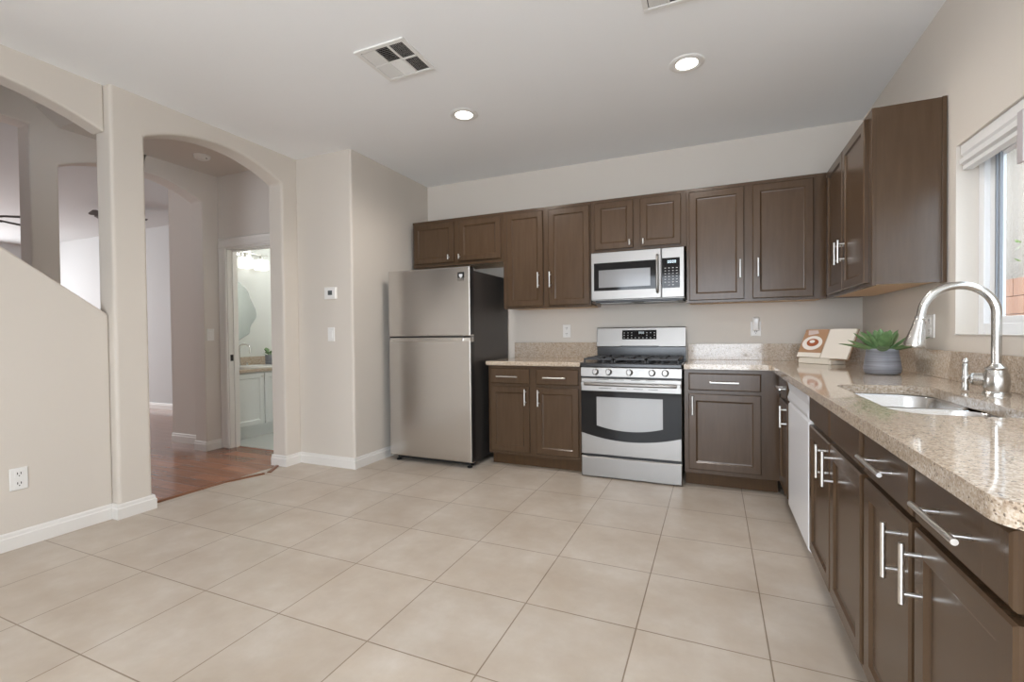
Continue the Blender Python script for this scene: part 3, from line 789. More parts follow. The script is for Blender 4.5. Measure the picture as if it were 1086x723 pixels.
# black glass with curved lower edge
n_ = 20
low = [(rx0 + 0.004 + (rx1 - rx0 - 0.008) * i / n_, 0.345 - 0.055 * (1 - ((i / n_ - 0.5) * 2) ** 2) + 0.012) for i in range(n_ + 1)]
w = MB(); w.prism(low + [(rx1 - 0.004, 0.692), (rx0 + 0.004, 0.692)], XZ(-0.6595), 0.0035); w.build('glass_panel', M['blackgloss'], od, label='black glass band')
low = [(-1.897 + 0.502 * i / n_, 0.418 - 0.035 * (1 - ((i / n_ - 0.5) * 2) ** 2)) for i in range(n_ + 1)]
w = MB(); w.prism(low + [(-1.395, 0.645), (-1.897, 0.645)], XZ(-0.6629), 0.0012); w.build('window', M['ovenglass'], od, label='oven window, its bright reflection painted in as grey')
# bowed handle
w = MB(); pts = []
for i in range(17):
    s = i / 16; pts.append((rx0 + 0.012 + (rx1 - rx0 - 0.024) * s, -0.668 - 0.034 * math.sin(PI * min(1, max(0, s))) ** 0.35, 0.748))
w.tube(pts, 0.0135, 12)
for sx in (rx0 + 0.025, rx1 - 0.025): w.box(sx - 0.012, sx + 0.012, -0.690, -0.658, 0.735, 0.760)
w.build('handle', M['steel'], od, smooth=45)
for a, b_ in ((-1.90, -1.80), (-1.76, -1.68), (-1.63, -1.56), (-1.52, -1.45)):
    w = MB(); w.box(a, b_, -0.6608, -0.6595, 0.780, 0.7835); w.build('vent_slot', M['black'], od)
    w = MB(); w.box(a + 0.02, b_ + 0.02, -0.6608, -0.6595, 0.713, 0.7165); w.build('vent_slot', M['black'], od)
for z_ in ((0.794, 0.805), (0.166, 0.184)):
    w = MB(); w.box(rx0 + 0.01, rx1 - 0.01, -0.640, -0.612, *z_); w.build('seam', M['black'], o)
# control panel, sloped a little
w = MB(); prof = [(-0.615, 0.805), (-0.662, 0.805), (-0.662, 0.815), (-0.655, 0.876), (-0.615, 0.876)]
w.loft([[(xx, y, z) for y, z in prof] for xx in (rx0 + 0.002, rx1 - 0.002)]); cp = w.build('control_panel', M['steel'], o, bevel=0.002)
for xx in (-1.905, -1.800, -1.640, -1.472, -1.376):
    w = MB(); tm = Matrix.Translation((xx, -0.658, 0.842)) @ Matrix.Rotation(PI / 2 - 0.1, 4, 'X')
    w.lathe([(0.026, 0), (0.026, 0.006), (0.022, 0.010), (0.020, 0.026), (0.017, 0.030), (0.0, 0.030)], n=24, T=tm)
    w.box(-0.0045, 0.0045, -0.020, 0.020, 0.026, 0.036, tm)
    w.build('knob', M['steel'], o, smooth=35)
# cooktop and front lip
w = MB(); w.box(rx0, rx1, -0.655, -0.075, 0.877, 0.912); w.build('cooktop', M['enamel'], o, bevel=0.008, seg=3, label='black enamel cooktop')
for k, (bx, by, br) in enumerate(((-1.875, -0.50, 0.045), (-1.875, -0.24, 0.036), (-1.642, -0.37, 0.05), (-1.410, -0.50, 0.042), (-1.410, -0.24, 0.036))):
    w = MB(); w.lathe([(br, 0.912), (br, 0.920), (br * 0.75, 0.922), (br * 0.75, 0.930), (br * 0.6, 0.934), (0, 0.934)], (bx, by, 0), 24); w.build('burner', M['iron'], o, smooth=40)
def grate(x0, x1, nb):
    b = MB(); z0, z1 = 0.935, 0.949; y0, y1 = -0.640, -0.105; q = 0.012
    b.box(x0, x1, y0, y0 + q, z0, z1); b.box(x0, x1, y1 - q, y1, z0, z1); b.box(x0, x0 + q, y0, y1, z0, z1); b.box(x1 - q, x1, y0, y1, z0, z1)
    xm = (x0 + x1) / 2; ym = (y0 + y1) / 2
    b.box(x0, x1, ym - q / 2, ym + q / 2, z0, z1)
    for yy in ((y0 + ym) / 2, (y1 + ym) / 2):
        b.box(x0, xm - 0.03, yy - q / 2, yy + q / 2, z0, z1 + 0.004); b.box(xm + 0.03, x1, yy - q / 2, yy + q / 2, z0, z1 + 0.004)
        b.box(xm - q / 2, xm + q / 2, yy + 0.03, yy + 0.125, z0, z1 + 0.004); b.box(xm - q / 2, xm + q / 2, yy - 0.125, yy - 0.03, z0, z1 + 0.004)
    for xx in (x0, x1 - q):
        for yy in (y0, y1 - q): b.box(xx, xx + q, yy, yy + q, 0.9115, z0)
    return b.build('grate', M['iron'], o, bevel=0.002)
grate(-2.005, -1.772, 2); grate(-1.764, -1.520, 1); grate(-1.512, -1.279, 2)
# backguard
w = MB(); w.box(rx0 + 0.004, rx1 - 0.004, -0.082, -0.030, 0.90, 1.03); w.build('rear_riser', M['enamel'], o, label='black riser under the backguard')
w = MB(); prof = [(-0.030, 1.022), (-0.095, 1.022), (-0.098, 1.030), (-0.078, 1.190), (-0.070, 1.198), (-0.030, 1.198)]
w.loft([[(xx, y, z) for y, z in prof] for xx in (rx0 + 0.002, rx1 - 0.002)]); bgd = w.build('backguard', M['steel'], o, bevel=0.003)
w = MB(); w.prism([(-1.79, 1.018), (-1.50, 1.018), (-1.475, 1.034), (-1.815, 1.034)], XZ(-0.097), 0.004); w.build('vent_mouth', M['black'], o)
TT = Matrix.Translation((0, -0.0883, 1.11)) @ Matrix.Rotation(math.atan2(0.020, 0.160) , 4, 'X').inverted()
w = MB(); w.box(-1.795, -1.500, -0.0035, 0.0, -0.020, 0.062, TT); dsp = w.build('display', M['blackgloss'], bgd, label='black clock and control display')
w = MB()
for r0 in range(3):
    for k in range(9):
        if 3 <= k <= 5 and r0 == 2: continue
        if r0 == 1 and k in (3, 4, 5, 7): continue
        x = -1.782 + k * 0.0325; z = -0.009 + r0 * 0.022
        w = MB(); w.box(x, x + 0.010, -0.0045, -0.003, z, z + 0.006, TT); w.build('button', M['grey'], bgd)
w = MB()
for k in range(3):
    x = -1.650 + k * 0.016
    w.box(x, x + 0.002, -0.0045, -0.003, 0.028, 0.046, TT); w.box(x + 0.008, x + 0.010, -0.0045, -0.003, 0.028, 0.046, TT); w.box(x, x + 0.010, -0.0045, -0.003, 0.044, 0.046, TT)
w.build('clock_digits', M['lcd'], bgd)

# ------------------------------------------------------------------ microwave
o = thing('microwave', 'stainless over-the-range microwave mounted under the short cabinet', 'microwave', (-1.62, -0.2, 1.425))
mx0, mx1 = -1.998, -1.253
w = MB(); w.box(mx0 + 0.002, mx1 - 0.002, -0.375, -0.004, 1.424, 1.826); w.build('body', M['steel'], o)
T = XZ(-0.375)
w = MB(); w.rect_rings(T, mx0, -1.428, 1.428, 1.826, [(0.003, 0), (0, 0.004), (0, 0.018), (0.004, 0.024)]); md = w.build('door', M['steel'], o)
w = MB(); w.rect_rings(T, -1.424, mx1, 1.428, 1.826, [(0.003, 0), (0, 0.004), (0, 0.018), (0.004, 0.024)]); mp = w.build('control_panel', M['steel'], o)
w = MB(); w.box(-1.973, -1.470, -0.4005, -0.398, 1.504, 1.737); w.build('glass_panel', M['blackgloss'], md)
w = MB(); w.box(-1.932, -1.512, -0.4018, -0.400, 1.530, 1.676); w.build('window', M['microglass'], md, label='grey meshed viewing window')
w = MB(); w.tube([(-1.455, -0.397, 1.475), (-1.455, -0.420, 1.476), (-1.455, -0.433, 1.495), (-1.455, -0.437, 1.55), (-1.455, -0.437, 1.69), (-1.455, -0.433, 1.748), (-1.455, -0.420, 1.768), (-1.455, -0.397, 1.769)], 0.0105, 14); w.build('handle', M['steel'], md, smooth=50)
w = MB(); w.box(-1.420, -1.286, -0.4005, -0.398, 1.504, 1.743); w.build('keypad', M['blackgloss'], mp)
w = MB()
for r0 in range(7):
    for k in range(4):
        if r0 == 0 and k in (0, 3): continue
        x = -1.402 + k * 0.029; z = 1.525 + r0 * 0.0225
        w = MB(); w.box(x, x + 0.012, -0.4014, -0.4003, z, z + 0.005); w.build('button', M['grey'], mp)
w = MB()
for k in range(4):
    x = -1.378 + k * 0.017
    w.box(x, x + 0.003, -0.4014, -0.4003, 1.702, 1.722); w.box(x + 0.009, x + 0.012, -0.4014, -0.4003, 1.702, 1.722); w.box(x, x + 0.012, -0.4014, -0.4003, 1.719, 1.722); w.box(x, x + 0.012, -0.4014, -0.4003, 1.702, 1.705)
w.build('clock_digits', M['lcd'], mp)
w = MB(); w.box(mx0 + 0.03, mx1 - 0.01, -0.372, -0.05, 1.404, 1.424); w.build('underside_tray', M['black'], o, bevel=0.004)
for xx in (-1.80, -1.44):
    w = MB(); w.box(xx - 0.13, xx + 0.13, -0.360, -0.20, 1.398, 1.406)
    w.build('filter', M['grey'], o, bevel=0.002)
w = MB(); w.prism([(-2.000, 1.420), (-1.93, 1.420), (-1.93, 1.372), (-1.955, 1.368), (-1.965, 1.395), (-2.000, 1.405)], XZ(-0.335), 0.02); w.build('bracket', M['cab'], o, label='dark brown bracket at the lower corner')

# ------------------------------------------------------------------ plates on the walls
def plate(name, T, u, v, kind, label, cat, group=None, pw=0.076, ph=0.122):
    p0 = T @ Vector((u, v, 0)); o = thing(name, label, cat, p0, group)
    w = MB(); w.rect_rings(T, u - pw / 2, u + pw / 2, v - ph / 2, v + ph / 2, [(0, 0.0005), (0, 0.003), (0.003, 0.006)]); w.build('plate', M['white'], o)
    if kind == 'outlet':
        for dv in (-0.027, 0.027):
            w = MB(); w.rect_rings(T, u - 0.017, u + 0.017, v + dv - 0.019, v + dv + 0.019, [(0, 0.005), (0, 0.0075), (0.001, 0.008)]); rc = w.build('receptacle', M['white'], o)
            w = MB(); w.box(u - 0.009, u - 0.0055, v + dv - 0.002, v + dv + 0.010, 0.0078, 0.0086, T); w.box(u + 0.0055, u + 0.009, v + dv - 0.002, v + dv + 0.010, 0.0078, 0.0086, T); w.box(u - 0.0025, u + 0.0025, v + dv - 0.012, v + dv - 0.007, 0.0078, 0.0086, T)
            w.build('slot', M['dark'], rc)
    else:
        w = MB(); w.rect_rings(T, u - 0.017, u + 0.017, v - 0.034, v + 0.034, [(0, 0.005), (0, 0.008), (0.002, 0.010)]); w.build('rocker', M['white'], o)
    return o
G = 'wall outlets'
plate('wall_outlet', YZ(-4.575), -3.05, 0.378, 'outlet', 'white duplex outlet low on the stair wall', 'outlet', G)
plate('wall_outlet', XZ(0.0), -2.335, 1.171, 'outlet', 'white outlet above the short backsplash left of the stove', 'outlet', G)
plate('wall_outlet', XZ(0.0), -0.724, 1.172, 'outlet', 'white outlet behind the plugged-in night light', 'outlet', G)
plate('wall_outlet', XW(0.0), -1.230, 1.168, 'outlet', 'white outlet on the window wall behind the faucet spray head', 'outlet', G, pw=0.10)
plate('light_switch', XZ(-1.178), -4.128, 1.162, 'switch', 'white rocker switch below the thermostat', 'switch', 'wall switches')
plate('light_switch', YZ(-5.75), -1.165, 1.172, 'switch', 'white rocker switch beside the bathroom doorway', 'switch', 'wall switches')
o = thing('night_light', 'white plug-in device on the outlet right of the stove', 'night light', (-0.724, -0.008, 1.20))
w = MB(); w.rect_rings(XZ(-0.0088), -0.748, -0.700, 1.155, 1.268, [(0, 0), (0, 0.02), (0.006, 0.03), (0.014, 0.034)]); w.build('housing', M['white'], o, bevel=0.006, seg=3)
w = MB(); w.rect_rings(XZ(-0.0425), -0.738, -0.710, 1.215, 1.255, [(0, 0), (0, 0.002), (0.004, 0.004)]); w.build('lens', M['porcelain'], o)
o = thing('thermostat', 'white thermostat with a small dark screen', 'thermostat', (-4.121, -1.178, 1.522))
T = XZ(-1.1785)
w = MB(); w.rect_rings(T, -4.185, -4.057, 1.470, 1.574, [(0, 0), (0, 0.014), (0.006, 0.022)]); w.build('housing', M['white'], o)
w = MB(); w.rect_rings(T, -4.140, -4.092, 1.505, 1.545, [(0, 0.021), (0, 0.0225), (0.001, 0.023)]); w.build('screen', M['thermo_screen'], o)

# ------------------------------------------------------------------ ceiling fittings
def downlight(x, y, label, energy, color=(1.0, 0.94, 0.88), cone=(2.88, 0.55)):
    o = thing('downlight', label, 'ceiling light', (x, y, ZC), 'recessed ceiling lights')
    w = MB(); w.lathe([(0.100, ZC - 0.0005), (0.100, ZC - 0.004), (0.092, ZC - 0.008), (0.070, ZC - 0.009), (0.062, ZC - 0.005), (0.062, ZC - 0.0005)], (x, y, 0), 40, cap0=False, cap1=False); w.build('trim_ring', M['white'], o, smooth=50)
    w = MB(); w.lathe([(0.062, ZC - 0.0042), (0.045, ZC - 0.009), (0.02, ZC - 0.012), (0.0, ZC - 0.0125)], (x, y, 0), 32, cap0=False, cap1=False); w.build('lens', M['bulb'], o, smooth=60)
    light('downlight_glow', 'SPOT', (x, y, ZC - 0.03), energy, color, spot_size=cone[0], spot_blend=cone[1], shadow_soft_size=0.06)
    return o
downlight(-2.700, -1.322, 'round recessed ceiling light nearest the refrigerator', 54)
downlight(-1.182, -1.345, 'round recessed ceiling light in front of the stove, nearest the window', 44)
for x_, y_, e_ in ((-0.95, -3.75, 62),):  # unseen lamp, added as fill light from near the camera
    downlight(x_, y_, 'added fill lamp overhead out of view, built as a recessed downlight', e_, (0.93, 0.97, 1.0), (2.85, 0.55))

def vent(x0, x1, y0, y1, label, dirs):
    o = thing('ceiling_vent', label, 'vent', ((x0 + x1) / 2, (y0 + y1) / 2, ZC), 'ceiling air vents')
    z = ZC
    w = MB(); fw = 0.026; xs = [x0 + fw + (x1 - x0 - 2 * fw) * i / 3 for i in range(4)]; ym = (y0 + y1) / 2; q = 0.006
    w.box(x0, x1, y0, y0 + fw, z - 0.010, z - 0.0005); w.box(x0, x1, y1 - fw, y1, z - 0.010, z - 0.0005)
    w.box(x0, x0 + fw, y0 + fw, y1 - fw, z - 0.010, z - 0.0005); w.box(x1 - fw, x1, y0 + fw, y1 - fw, z - 0.010, z - 0.0005)
    for x in xs[1:3]: w.box(x - q, x + q, y0 + fw, y1 - fw, z - 0.009, z - 0.0005)
    w.box(x0 + fw, x1 - fw, ym - q, ym + q, z - 0.009, z - 0.0005)
    w.build('frame', M['white'], o, bevel=0.002)
    w = MB(); w.box(x0 + fw, x1 - fw, y0 + fw, y1 - fw, z - 0.0022, z - 0.0005); w.build('duct', M['dark'], o)
    cells = [(xs[i], xs[i + 1], a, b) for a, b in ((y0 + fw, ym), (ym, y1 - fw)) for i in range(3)]
    for (a, b, c, d), dr in zip(cells, dirs):
        w = MB(); k = 9
        for i in range(k):
            if dr[0] == 'x':   # slats run along Y, tilted in X
                xx = a + q + (b - a - 2 * q) * (i + 0.5) / k; s = 0.0062 if dr[1] == '+' else -0.0036
                w.add([(xx - s, c + q, z - 0.009), (xx + s, c + q, z - 0.0025), (xx + s, d - q, z - 0.0025), (xx - s, d - q, z - 0.009),
                       (xx - s + .001, c + q, z - 0.009), (xx + s + .001, c + q, z - 0.0025), (xx + s + .001, d - q, z - 0.0025), (xx - s + .001, d - q, z - 0.009)],
                      [(0, 1, 2, 3), (7, 6, 5, 4), (0, 4, 5, 1), (1, 5, 6, 2), (2, 6, 7, 3), (3, 7, 4, 0)])
            else:
                yy = c + q + (d - c - 2 * q) * (i + 0.5) / k; s = 0.0042 if dr[1] == '+' else -0.0062
                w.add([(a + q, yy - s, z - 0.009), (b - q, yy - s, z - 0.009), (b - q, yy + s, z - 0.0025), (a + q, yy + s, z - 0.0025),
                       (a + q, yy - s + .001, z - 0.009), (b - q, yy - s + .001, z - 0.009), (b - q, yy + s + .001, z - 0.0025), (a + q, yy + s + .001, z - 0.0025)],
                      [(0, 1, 2, 3), (7, 6, 5, 4), (0, 4, 5, 1), (1, 5, 6, 2), (2, 6, 7, 3), (3, 7, 4, 0)])
        w.build('louver', M['white'], o)
    return o
vent(-2.895, -2.560, -2.243, -1.913, 'square white six-section ceiling vent near the arch side', ['x+', 'y+', 'x-', 'x+', 'y-', 'x-'])
vent(-1.354, -1.020, -2.240, -1.908, 'white ceiling vent cut off by the top edge of the picture', ['x+', 'y-', 'x-', 'x+', 'y+', 'x-'])

o = thing('smoke_detector', 'round white smoke detector on the hall ceiling', 'smoke detector', (-5.315, -1.503, 2.80))
w = MB(); w.lathe([(0.068, 2.7995), (0.068, 2.785), (0.060, 2.775), (0.045, 2.772), (0.040, 2.764), (0.0, 2.762)], (-5.315, -1.503, 0), 32, cap0=False, cap1=False); w.build('housing', M['white'], o, smooth=35)
w = MB(); w.box(-5.275, -5.265, -1.500, -1.485, 2.770, 2.774); w.build('sensor_slot', M['dark'], o)

# ------------------------------------------------------------------ cookbook on a stand, succulent
e = Vector((0.62, -0.785, 0)).normalized(); n3 = Vector((0.785, 0.62, 0)).normalized()
BL = Vector((-0.470, -0.245, 0))
lean = Vector((n3.x * 0.42, n3.y * 0.42, 0.907)).normalized()
face = e.cross(lean).normalized()            # outwards, towards the room
if face.dot(n3) > 0: face = -face
TB = Matrix((e * 1.36, lean * 1.02, face)).transposed().to_4x4(); TB.translation = BL + Vector((0, 0, 0.952))
st = thing('book_stand', 'cream book stand on the counter corner under the open cookbook', 'book stand', BL + e * 0.15 + Vector((0, 0, CT)))
w = MB()
base0 = BL + Vector((0, 0, CT + 0.0005))
def bx(b, u0, u1, n0, n1, z0, z1):
    vs_ = [base0 + e * u + n3 * nn + Vector((0, 0, z)) for u in (u0, u1) for nn in (n0, n1) for z in (z0, z1)]
    b.add(vs_, [(0, 1, 3, 2), (4, 6, 7, 5), (0, 4, 5, 1), (2, 3, 7, 6), (0, 2, 6, 4), (1, 5, 7, 3)])
bx(w, 0.045, 0.310, -0.03, 0.10, 0, 0.026); bx(w, 0.055, 0.300, -0.035, -0.023, 0.0, 0.040)
w.build('tray', M['cream'], st, bevel=0.004)
w = MB(); w.box(0.05, 0.23, -0.005, 0.15, -0.024, -0.016, TB); w.build('back_rest', M['cream'], st)
bk = thing('cookbook', 'open cookbook showing a plated dish photo beside a blank cream page', 'book', BL + e * 0.15 + Vector((0, 0, 0.95)))
w = MB(); w.box(-0.004, 0.297, 0.0, 0.228, -0.015, -0.011, TB); w.build('cover', M['cover'], bk, label='brown book cover')
def page_block(u0, u1, thick):
    b = MB(); n = 10; rings = []
    for i in range(n + 1):
        s = i / n; u = u0 + (u1 - u0) * s; h = thick * (0.35 + 0.65 * math.sin(PI * min(1, 0.15 + s * 0.7)))
        rings.append([(u, 0.004, -0.0105), (u, 0.224, -0.0105), (u, 0.224, -0.0105 + h), (u, 0.004, -0.0105 + h)])
    b.loft(rings, T=TB); return b
page_block(0.146, 0.0, 0.012).build('page_block', M['pages'], bk, label='left pages with the dish photo')
page_block(0.147, 0.293, 0.016).build('page_block', M['paper'], bk, label='blank cream right pages')
def sheet(b, pts, wv): b.prism(pts, TB, 0.0006); b.v = b.v[:-2 * len(pts)] + [tuple(Vector(v) + face * wv) for v in b.v[-2 * len(pts):]]
w = MB(); sheet(w, [(0.002, 0.006), (0.144, 0.006), (0.144, 0.222), (0.002, 0.222)], 0.0025); w.build('photo_page', M['printbrown'], bk, label='printed photo of a dish on a table')
w = MB(); sheet(w, [(0.002, 0.006), (0.144, 0.006), (0.144, 0.040), (0.002, 0.040)], 0.0034); w.build('page_margin', M['paper'], bk)
ell = lambda cu, cv, a, b_: [(cu + a * math.cos(2 * PI * i / 28), cv + b_ * math.sin(2 * PI * i / 28)) for i in range(28)]
w = MB(); sheet(w, ell(0.070, 0.115, 0.060, 0.055), 0.0042); w.build('printed_plate', M['plate'], bk)
w = MB(); sheet(w, ell(0.072, 0.118, 0.036, 0.030), 0.0050); w.build('printed_food', M['printred'], bk)
w = MB(); sheet(w, ell(0.068, 0.126, 0.016, 0.012), 0.0058); w.build('printed_garnish', M['plate'], bk)
w = MB(); sheet(w, [(0.03, 0.175), (0.09, 0.19), (0.08, 0.214), (0.02, 0.214)], 0.0042); w.build('printed_napkin', M['printlilac'], bk)

px, py = -0.208, -1.235
o = thing('potted_succulent', 'green agave-like succulent in a ribbed charcoal pot on the counter', 'plant', (px, py, CT))
w = MB(); w.lathe([(0.0, 0.0005), (0.068, 0.0005), (0.078, 0.006), (0.083, 0.022), (0.083, 0.034), (0.078, 0.070), (0.072, 0.110), (0.069, 0.134), (0.067, 0.137), (0.064, 0.135), (0.063, 0.115), (0.0, 0.115)], (px, py, CT), 48, cap0=False, cap1=False); w.build('pot', M['pot'], o, smooth=40)
w = MB(); w.lathe([(0.062, 0.117), (0.0, 0.121)], (px, py, CT), 24, cap0=False, cap1=False); w.build('soil', M['soil'], o)
def agave_leaf(az, elev, L, W, curl, m_):
    b = MB(); n = 9; rings = []
    base = Vector((px + 0.012 * math.cos(az), py + 0.012 * math.sin(az), CT + 0.112)); rad = Vector((math.cos(az), math.sin(az), 0)); side = Vector((-rad.y, rad.x, 0)); upz = Vector((0, 0, 1))
    p = base.copy(); an = elev
    for i in range(n + 1):
        s = i / n; wd = W * (0.55 + 1.0 * s * 1.3) * (1 - s) ** 0.62 if s < 1 else 0.0006
        wd = max(wd, 0.0008)
        nrm = (-rad * math.sin(an) + upz * math.cos(an))
        th = 0.0045 * (1 - s) + 0.0008
        ring = [p - side * wd + nrm * wd * 0.35, p - side * wd * 0.5 - nrm * th * 0.3, p - nrm * th, p + side * wd * 0.5 - nrm * th * 0.3, p + side * wd + nrm * wd * 0.35, p + side * wd * 0.5 + nrm * th * 0.5, p + nrm * th * 0.25, p - side * wd * 0.5 + nrm * th * 0.5]
        rings.append([tuple(q) for q in ring])
        p = p + (rad * math.cos(an) + upz * math.sin(an)) * (L / n); an += curl / n
    b.loft(rings); return b.build('leaf', m_, o, smooth=60)
for k in range(6): agave_leaf(2 * PI * k / 6 + 0.30, 0.27 + 0.10 * (k % 2), 0.178 + 0.02 * (k % 3), 0.033, 0.10 if k % 2 else -0.12, M['leaf'])
for k in range(5): agave_leaf(2 * PI * k / 5 + 0.8, 0.66, 0.165 + 0.012 * (k % 2), 0.033, 0.15, M['leaf'])
for k in range(4): agave_leaf(2 * PI * k / 4 + 0.2, 1.05, 0.140, 0.030, 0.12, M['leaf'])
agave_leaf(4.2, 1.38, 0.135, 0.028, 0.05, M['leaf'])
for az in (0.9, 2.5): agave_leaf(az, 0.75, 0.155, 0.012, 0.25, M['leaf_tip'])

# ------------------------------------------------------------------ bathroom seen through the doorway
o = thing('bathroom_vanity', 'white shaker bathroom vanity with granite top', 'vanity', (-6.08, -0.4, 0.006))
vy0, vy1 = -0.93, 0.30
w = MB(); w.box(-6.345, -5.818, vy0, vy1, 0.12, 0.748); w.build('body', M['bathcab'], o)
w = MB(); w.box(-6.345, -5.87, vy0, vy1, 0.0065, 0.12); w.build('toe_kick', M['bathcab'], o)
T = YZ(-5.818)
for a, b_, pu in ((vy0 + 0.01, -0.515, -0.545), (-0.500, -0.10, -0.14), (-0.085, 0.29, 0.25)):
    w = MB(); w.rect_rings(T, a, b_, 0.150, 0.735, door_steps(0.06)); dr = w.build('door', M['bathcab'], o)
    w = MB(); w.lathe([(0.006, 0), (0.006, 0.012), (0.014, 0.02), (0.012, 0.026), (0, 0.028)], n=16, T=Matrix.Translation((-5.798, pu, 0.695)) @ Matrix.Rotation(PI / 2, 4, 'Y')); w.build('knob', M['nickel'], dr, smooth=40)
w = MB(); w.box(-6.347, -5.785, vy0, vy1, 0.749, 0.785); w.build('countertop', M['granite'], o, bevel=0.003, label='speckled granite top')
w = MB(); w.box(-6.348, -6.325, vy0, vy1, 0.785, 0.90); w.build('backsplash', M['granite'], o, bevel=0.002)
w = MB(); w.lathe([(0.235, 0.001), (0.235, 0.018), (0.22, 0.020), (0.19, 0.010), (0.0, 0.004)], (0, 0, 0), 40, cap0=False, cap1=False)
w.v = [(-6.07 + x * 0.85, -0.42 + y, 0.785 + z) for x, y, z in w.v]; w.build('basin', M['porcelain'], o, smooth=40, label='white oval basin')
o = thing('bathroom_faucet', 'arched chrome faucet on the bathroom vanity', 'faucet', (-6.27, -0.44, 0.785))
w = MB(); w.lathe([(0.026, 0.001), (0.026, 0.01), (0.016, 0.02), (0.014, 0.05)], (-6.28, -0.46, 0.785), 20); w.build('base', M['chrome'], o, smooth=40)
w = MB(); w.tube([(-6.28, -0.46, 0.82), (-6.28, -0.46, 1.0)] + [(-6.28 + 0.055 - 0.055 * math.cos(a), -0.46 + 0.03 - 0.03 * math.cos(a), 1.0 + 0.06 * math.sin(a)) for a in [PI * i / 12 for i in range(1, 13)]] + [(-6.17, -0.40, 0.95)], 0.011, 12); w.build('spout', M['chrome'], o, smooth=50)
for yy in (-0.56, -0.36):
    w = MB(); w.lathe([(0.018, 0.001), (0.018, 0.02), (0.010, 0.03), (0.010, 0.05), (0.0, 0.052)], (-6.28, yy, 0.785), 16); w.tube([(-6.28, yy, 0.830), (-6.23, yy, 0.838)], 0.006, 8)
    w.build('handle', M['chrome'], o, smooth=40)
half = [(-0.449, 1.825), (-0.364, 1.785), (-0.290, 1.713), (-0.262, 1.638), (-0.222, 1.559), (-0.180, 1.467), (-0.185, 1.384), (-0.260, 1.276), (-0.275, 1.194), (-0.340, 1.148), (-0.430, 1.103)]
other = [(-0.52, 1.08), (-0.60, 1.10), (-0.66, 1.17), (-0.69, 1.26), (-0.76, 1.36), (-0.77, 1.46), (-0.71, 1.56), (-0.70, 1.66), (-0.64, 1.75), (-0.56, 1.81)]
ctrl = half + other; pts = []
for i in range(len(ctrl)):
    p0, p1, p2, p3 = [Vector(ctrl[(i + k) % len(ctrl)]) for k in (-1, 0, 1, 2)]
    for s in (0, 0.25, 0.5, 0.75):
        pts.append(tuple(0.5 * ((2 * p1) + (p2 - p0) * s + (2 * p0 - 5 * p1 + 4 * p2 - p3) * s * s + (3 * p1 - p0 - 3 * p2 + p3) * s ** 3)))
o = thing('wall_mirror', 'frameless wavy-edged mirror over the bathroom vanity', 'mirror', (-6.34, -0.47, 1.45))
w = MB(); w.prism(pts[::-1], YZ(-6.349), 0.014); w.build('backing', M['grey'], o)
w = MB(); w.prism([(-0.47 + (a + 0.47) * 0.985, 1.45 + (b_ - 1.45) * 0.985) for a, b_ in pts][::-1], YZ(-6.335), 0.0015); w.build('mirror_glass', M['mirror'], o)
o = thing('vanity_light', 'lit bathroom wall light with square white shades on a metal bar', 'wall light', (-6.35, -0.40, 2.17))
w = MB(); w.box(-6.349, -6.325, -0.60, -0.24, 2.13, 2.22); w.build('back_plate', M['nickel'], o, bevel=0.004)
w = MB(); w.tube([(-6.28, -0.80, 2.175), (-6.28, -0.04, 2.175)], 0.010, 10); w.tube([(-6.325, -0.42, 2.175), (-6.28, -0.42, 2.175)], 0.010, 10); w.build('bar', M['nickel'], o, smooth=40)
for yy in (-0.64, -0.355, -0.135):
    w = MB(); w.lathe([(0.012, 2.115), (0.022, 2.120), (0.022, 2.140), (0.010, 2.175)], (-6.28, yy, 0), 16); w.build('socket', M['nickel'], o, smooth=40)
    w = MB(); w.box(-6.335, -6.225, yy - 0.062, yy + 0.062, 1.985, 2.112); w.build('shade', M['shade_lit'], o, bevel=0.01, seg=3, label='lit white glass shade')
light('bathroom_fill_light', 'POINT', (-5.35, 0.15, 2.25), 30, (0.98, 1.0, 0.96), shadow_soft_size=0.12)  # added fill for the vanity shades' light; no ceiling fixture here
o = thing('potted_plant', 'small green leafy plant in a dark pot on the bathroom counter', 'plant', (-6.15, -0.155, 0.785))
w = MB(); w.lathe([(0.0, 0.001), (0.038, 0.001), (0.043, 0.01), (0.045, 0.13), (0.041, 0.135), (0.040, 0.12), (0, 0.118)], (-6.15, -0.155, 0.785), 24, cap0=False, cap1=False); w.build('pot', M['pot'], o, smooth=40)
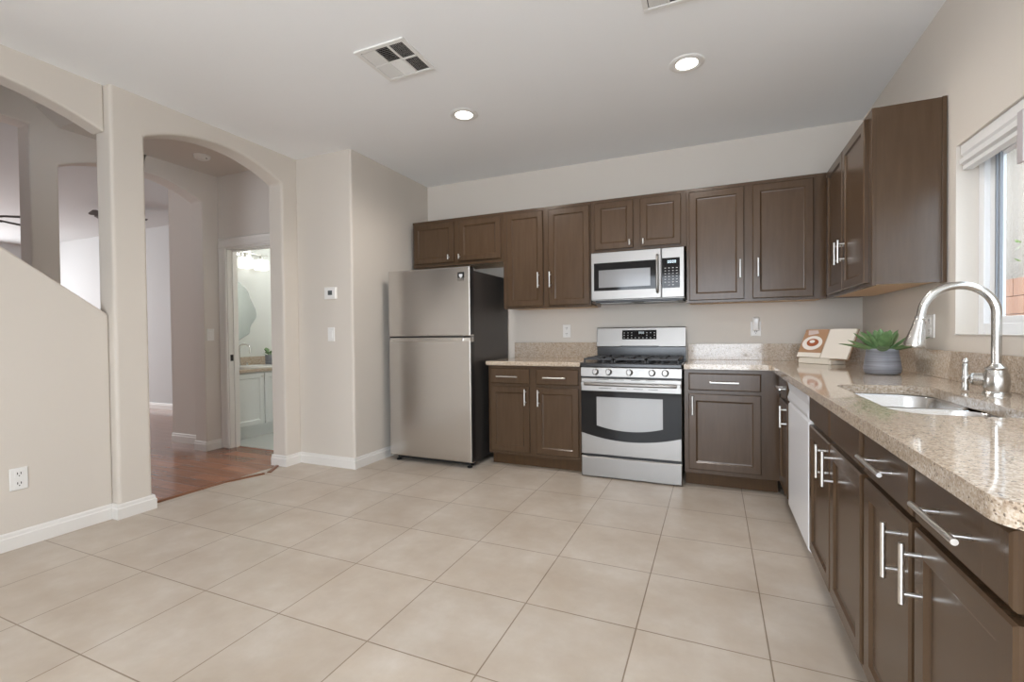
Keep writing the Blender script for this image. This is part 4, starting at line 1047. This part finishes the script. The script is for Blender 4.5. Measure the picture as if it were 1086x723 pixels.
for k in range(9):
    az = 2 * PI * k / 9 + 0.2; el = random.uniform(0.35, 1.2); L = random.uniform(0.10, 0.16); b = MB()
    d_ = Vector((math.cos(az) * math.cos(el), math.sin(az) * math.cos(el), math.sin(el))); sd = Vector((-math.sin(az), math.cos(az), 0)); p0 = Vector((-6.15, -0.155, 0.905))
    rings = []
    for i in range(7):
        s = i / 6; wd = 0.004 + 0.028 * math.sin(PI * max(0, (s - 0.35) / 0.65)) if s > 0.35 else 0.0025
        p = p0 + d_ * L * s + Vector((0, 0, -0.03 * s * s)); nn = d_.cross(sd) * 0.002
        rings.append([tuple(p - sd * wd), tuple(p + nn), tuple(p + sd * wd), tuple(p - nn)])
    b.loft(rings); b.build('leaf', M['leaf'], o, smooth=60)

# ------------------------------------------------------------------ ceiling fans in the living room
def ceiling_fan(x, y, zb, label, rot, R_=0.66):
    o = thing('ceiling_fan', label, 'ceiling fan', (x, y, 2.92), 'living room ceiling fans')
    w = MB(); w.lathe([(0.065, 2.9195), (0.065, 2.90), (0.02, 2.87)], (x, y, 0), 20); w.tube([(x, y, 2.88), (x, y, zb + 0.05)], 0.014, 10); w.build('downrod', M['fan'], o, smooth=40)
    w = MB(); w.lathe([(0.0, zb - 0.07), (0.06, zb - 0.065), (0.10, zb - 0.03), (0.11, zb + 0.02), (0.08, zb + 0.06), (0.0, zb + 0.07)], (x, y, 0), 24, cap0=False, cap1=False); w.build('motor', M['fan'], o, smooth=50)
    for k in range(5):
        a = rot + 2 * PI * k / 5
        tm = Matrix.Translation((x, y, zb)) @ Matrix.Rotation(a, 4, 'Z') @ Matrix.Rotation(0.30, 4, 'X')
        w = MB(); w.box(0.10, 0.22, -0.02, 0.02, -0.006, 0.004, tm)
        w.prism([(0.20, -0.045), (R_ - 0.03, -0.07), (R_, -0.05), (R_, 0.05), (R_ - 0.03, 0.07), (0.20, 0.045)], tm, 0.010); w.build('blade', M['fan'], o)
    return o
ceiling_fan(-7.0, -2.42, 2.235, 'dark ceiling fan seen through the left stair opening', PI / 2 + 0.35, 0.48)
ceiling_fan(-8.4, -0.60, 2.77, 'dark ceiling fan tip seen through the middle arch opening', -PI / 2, 0.31)
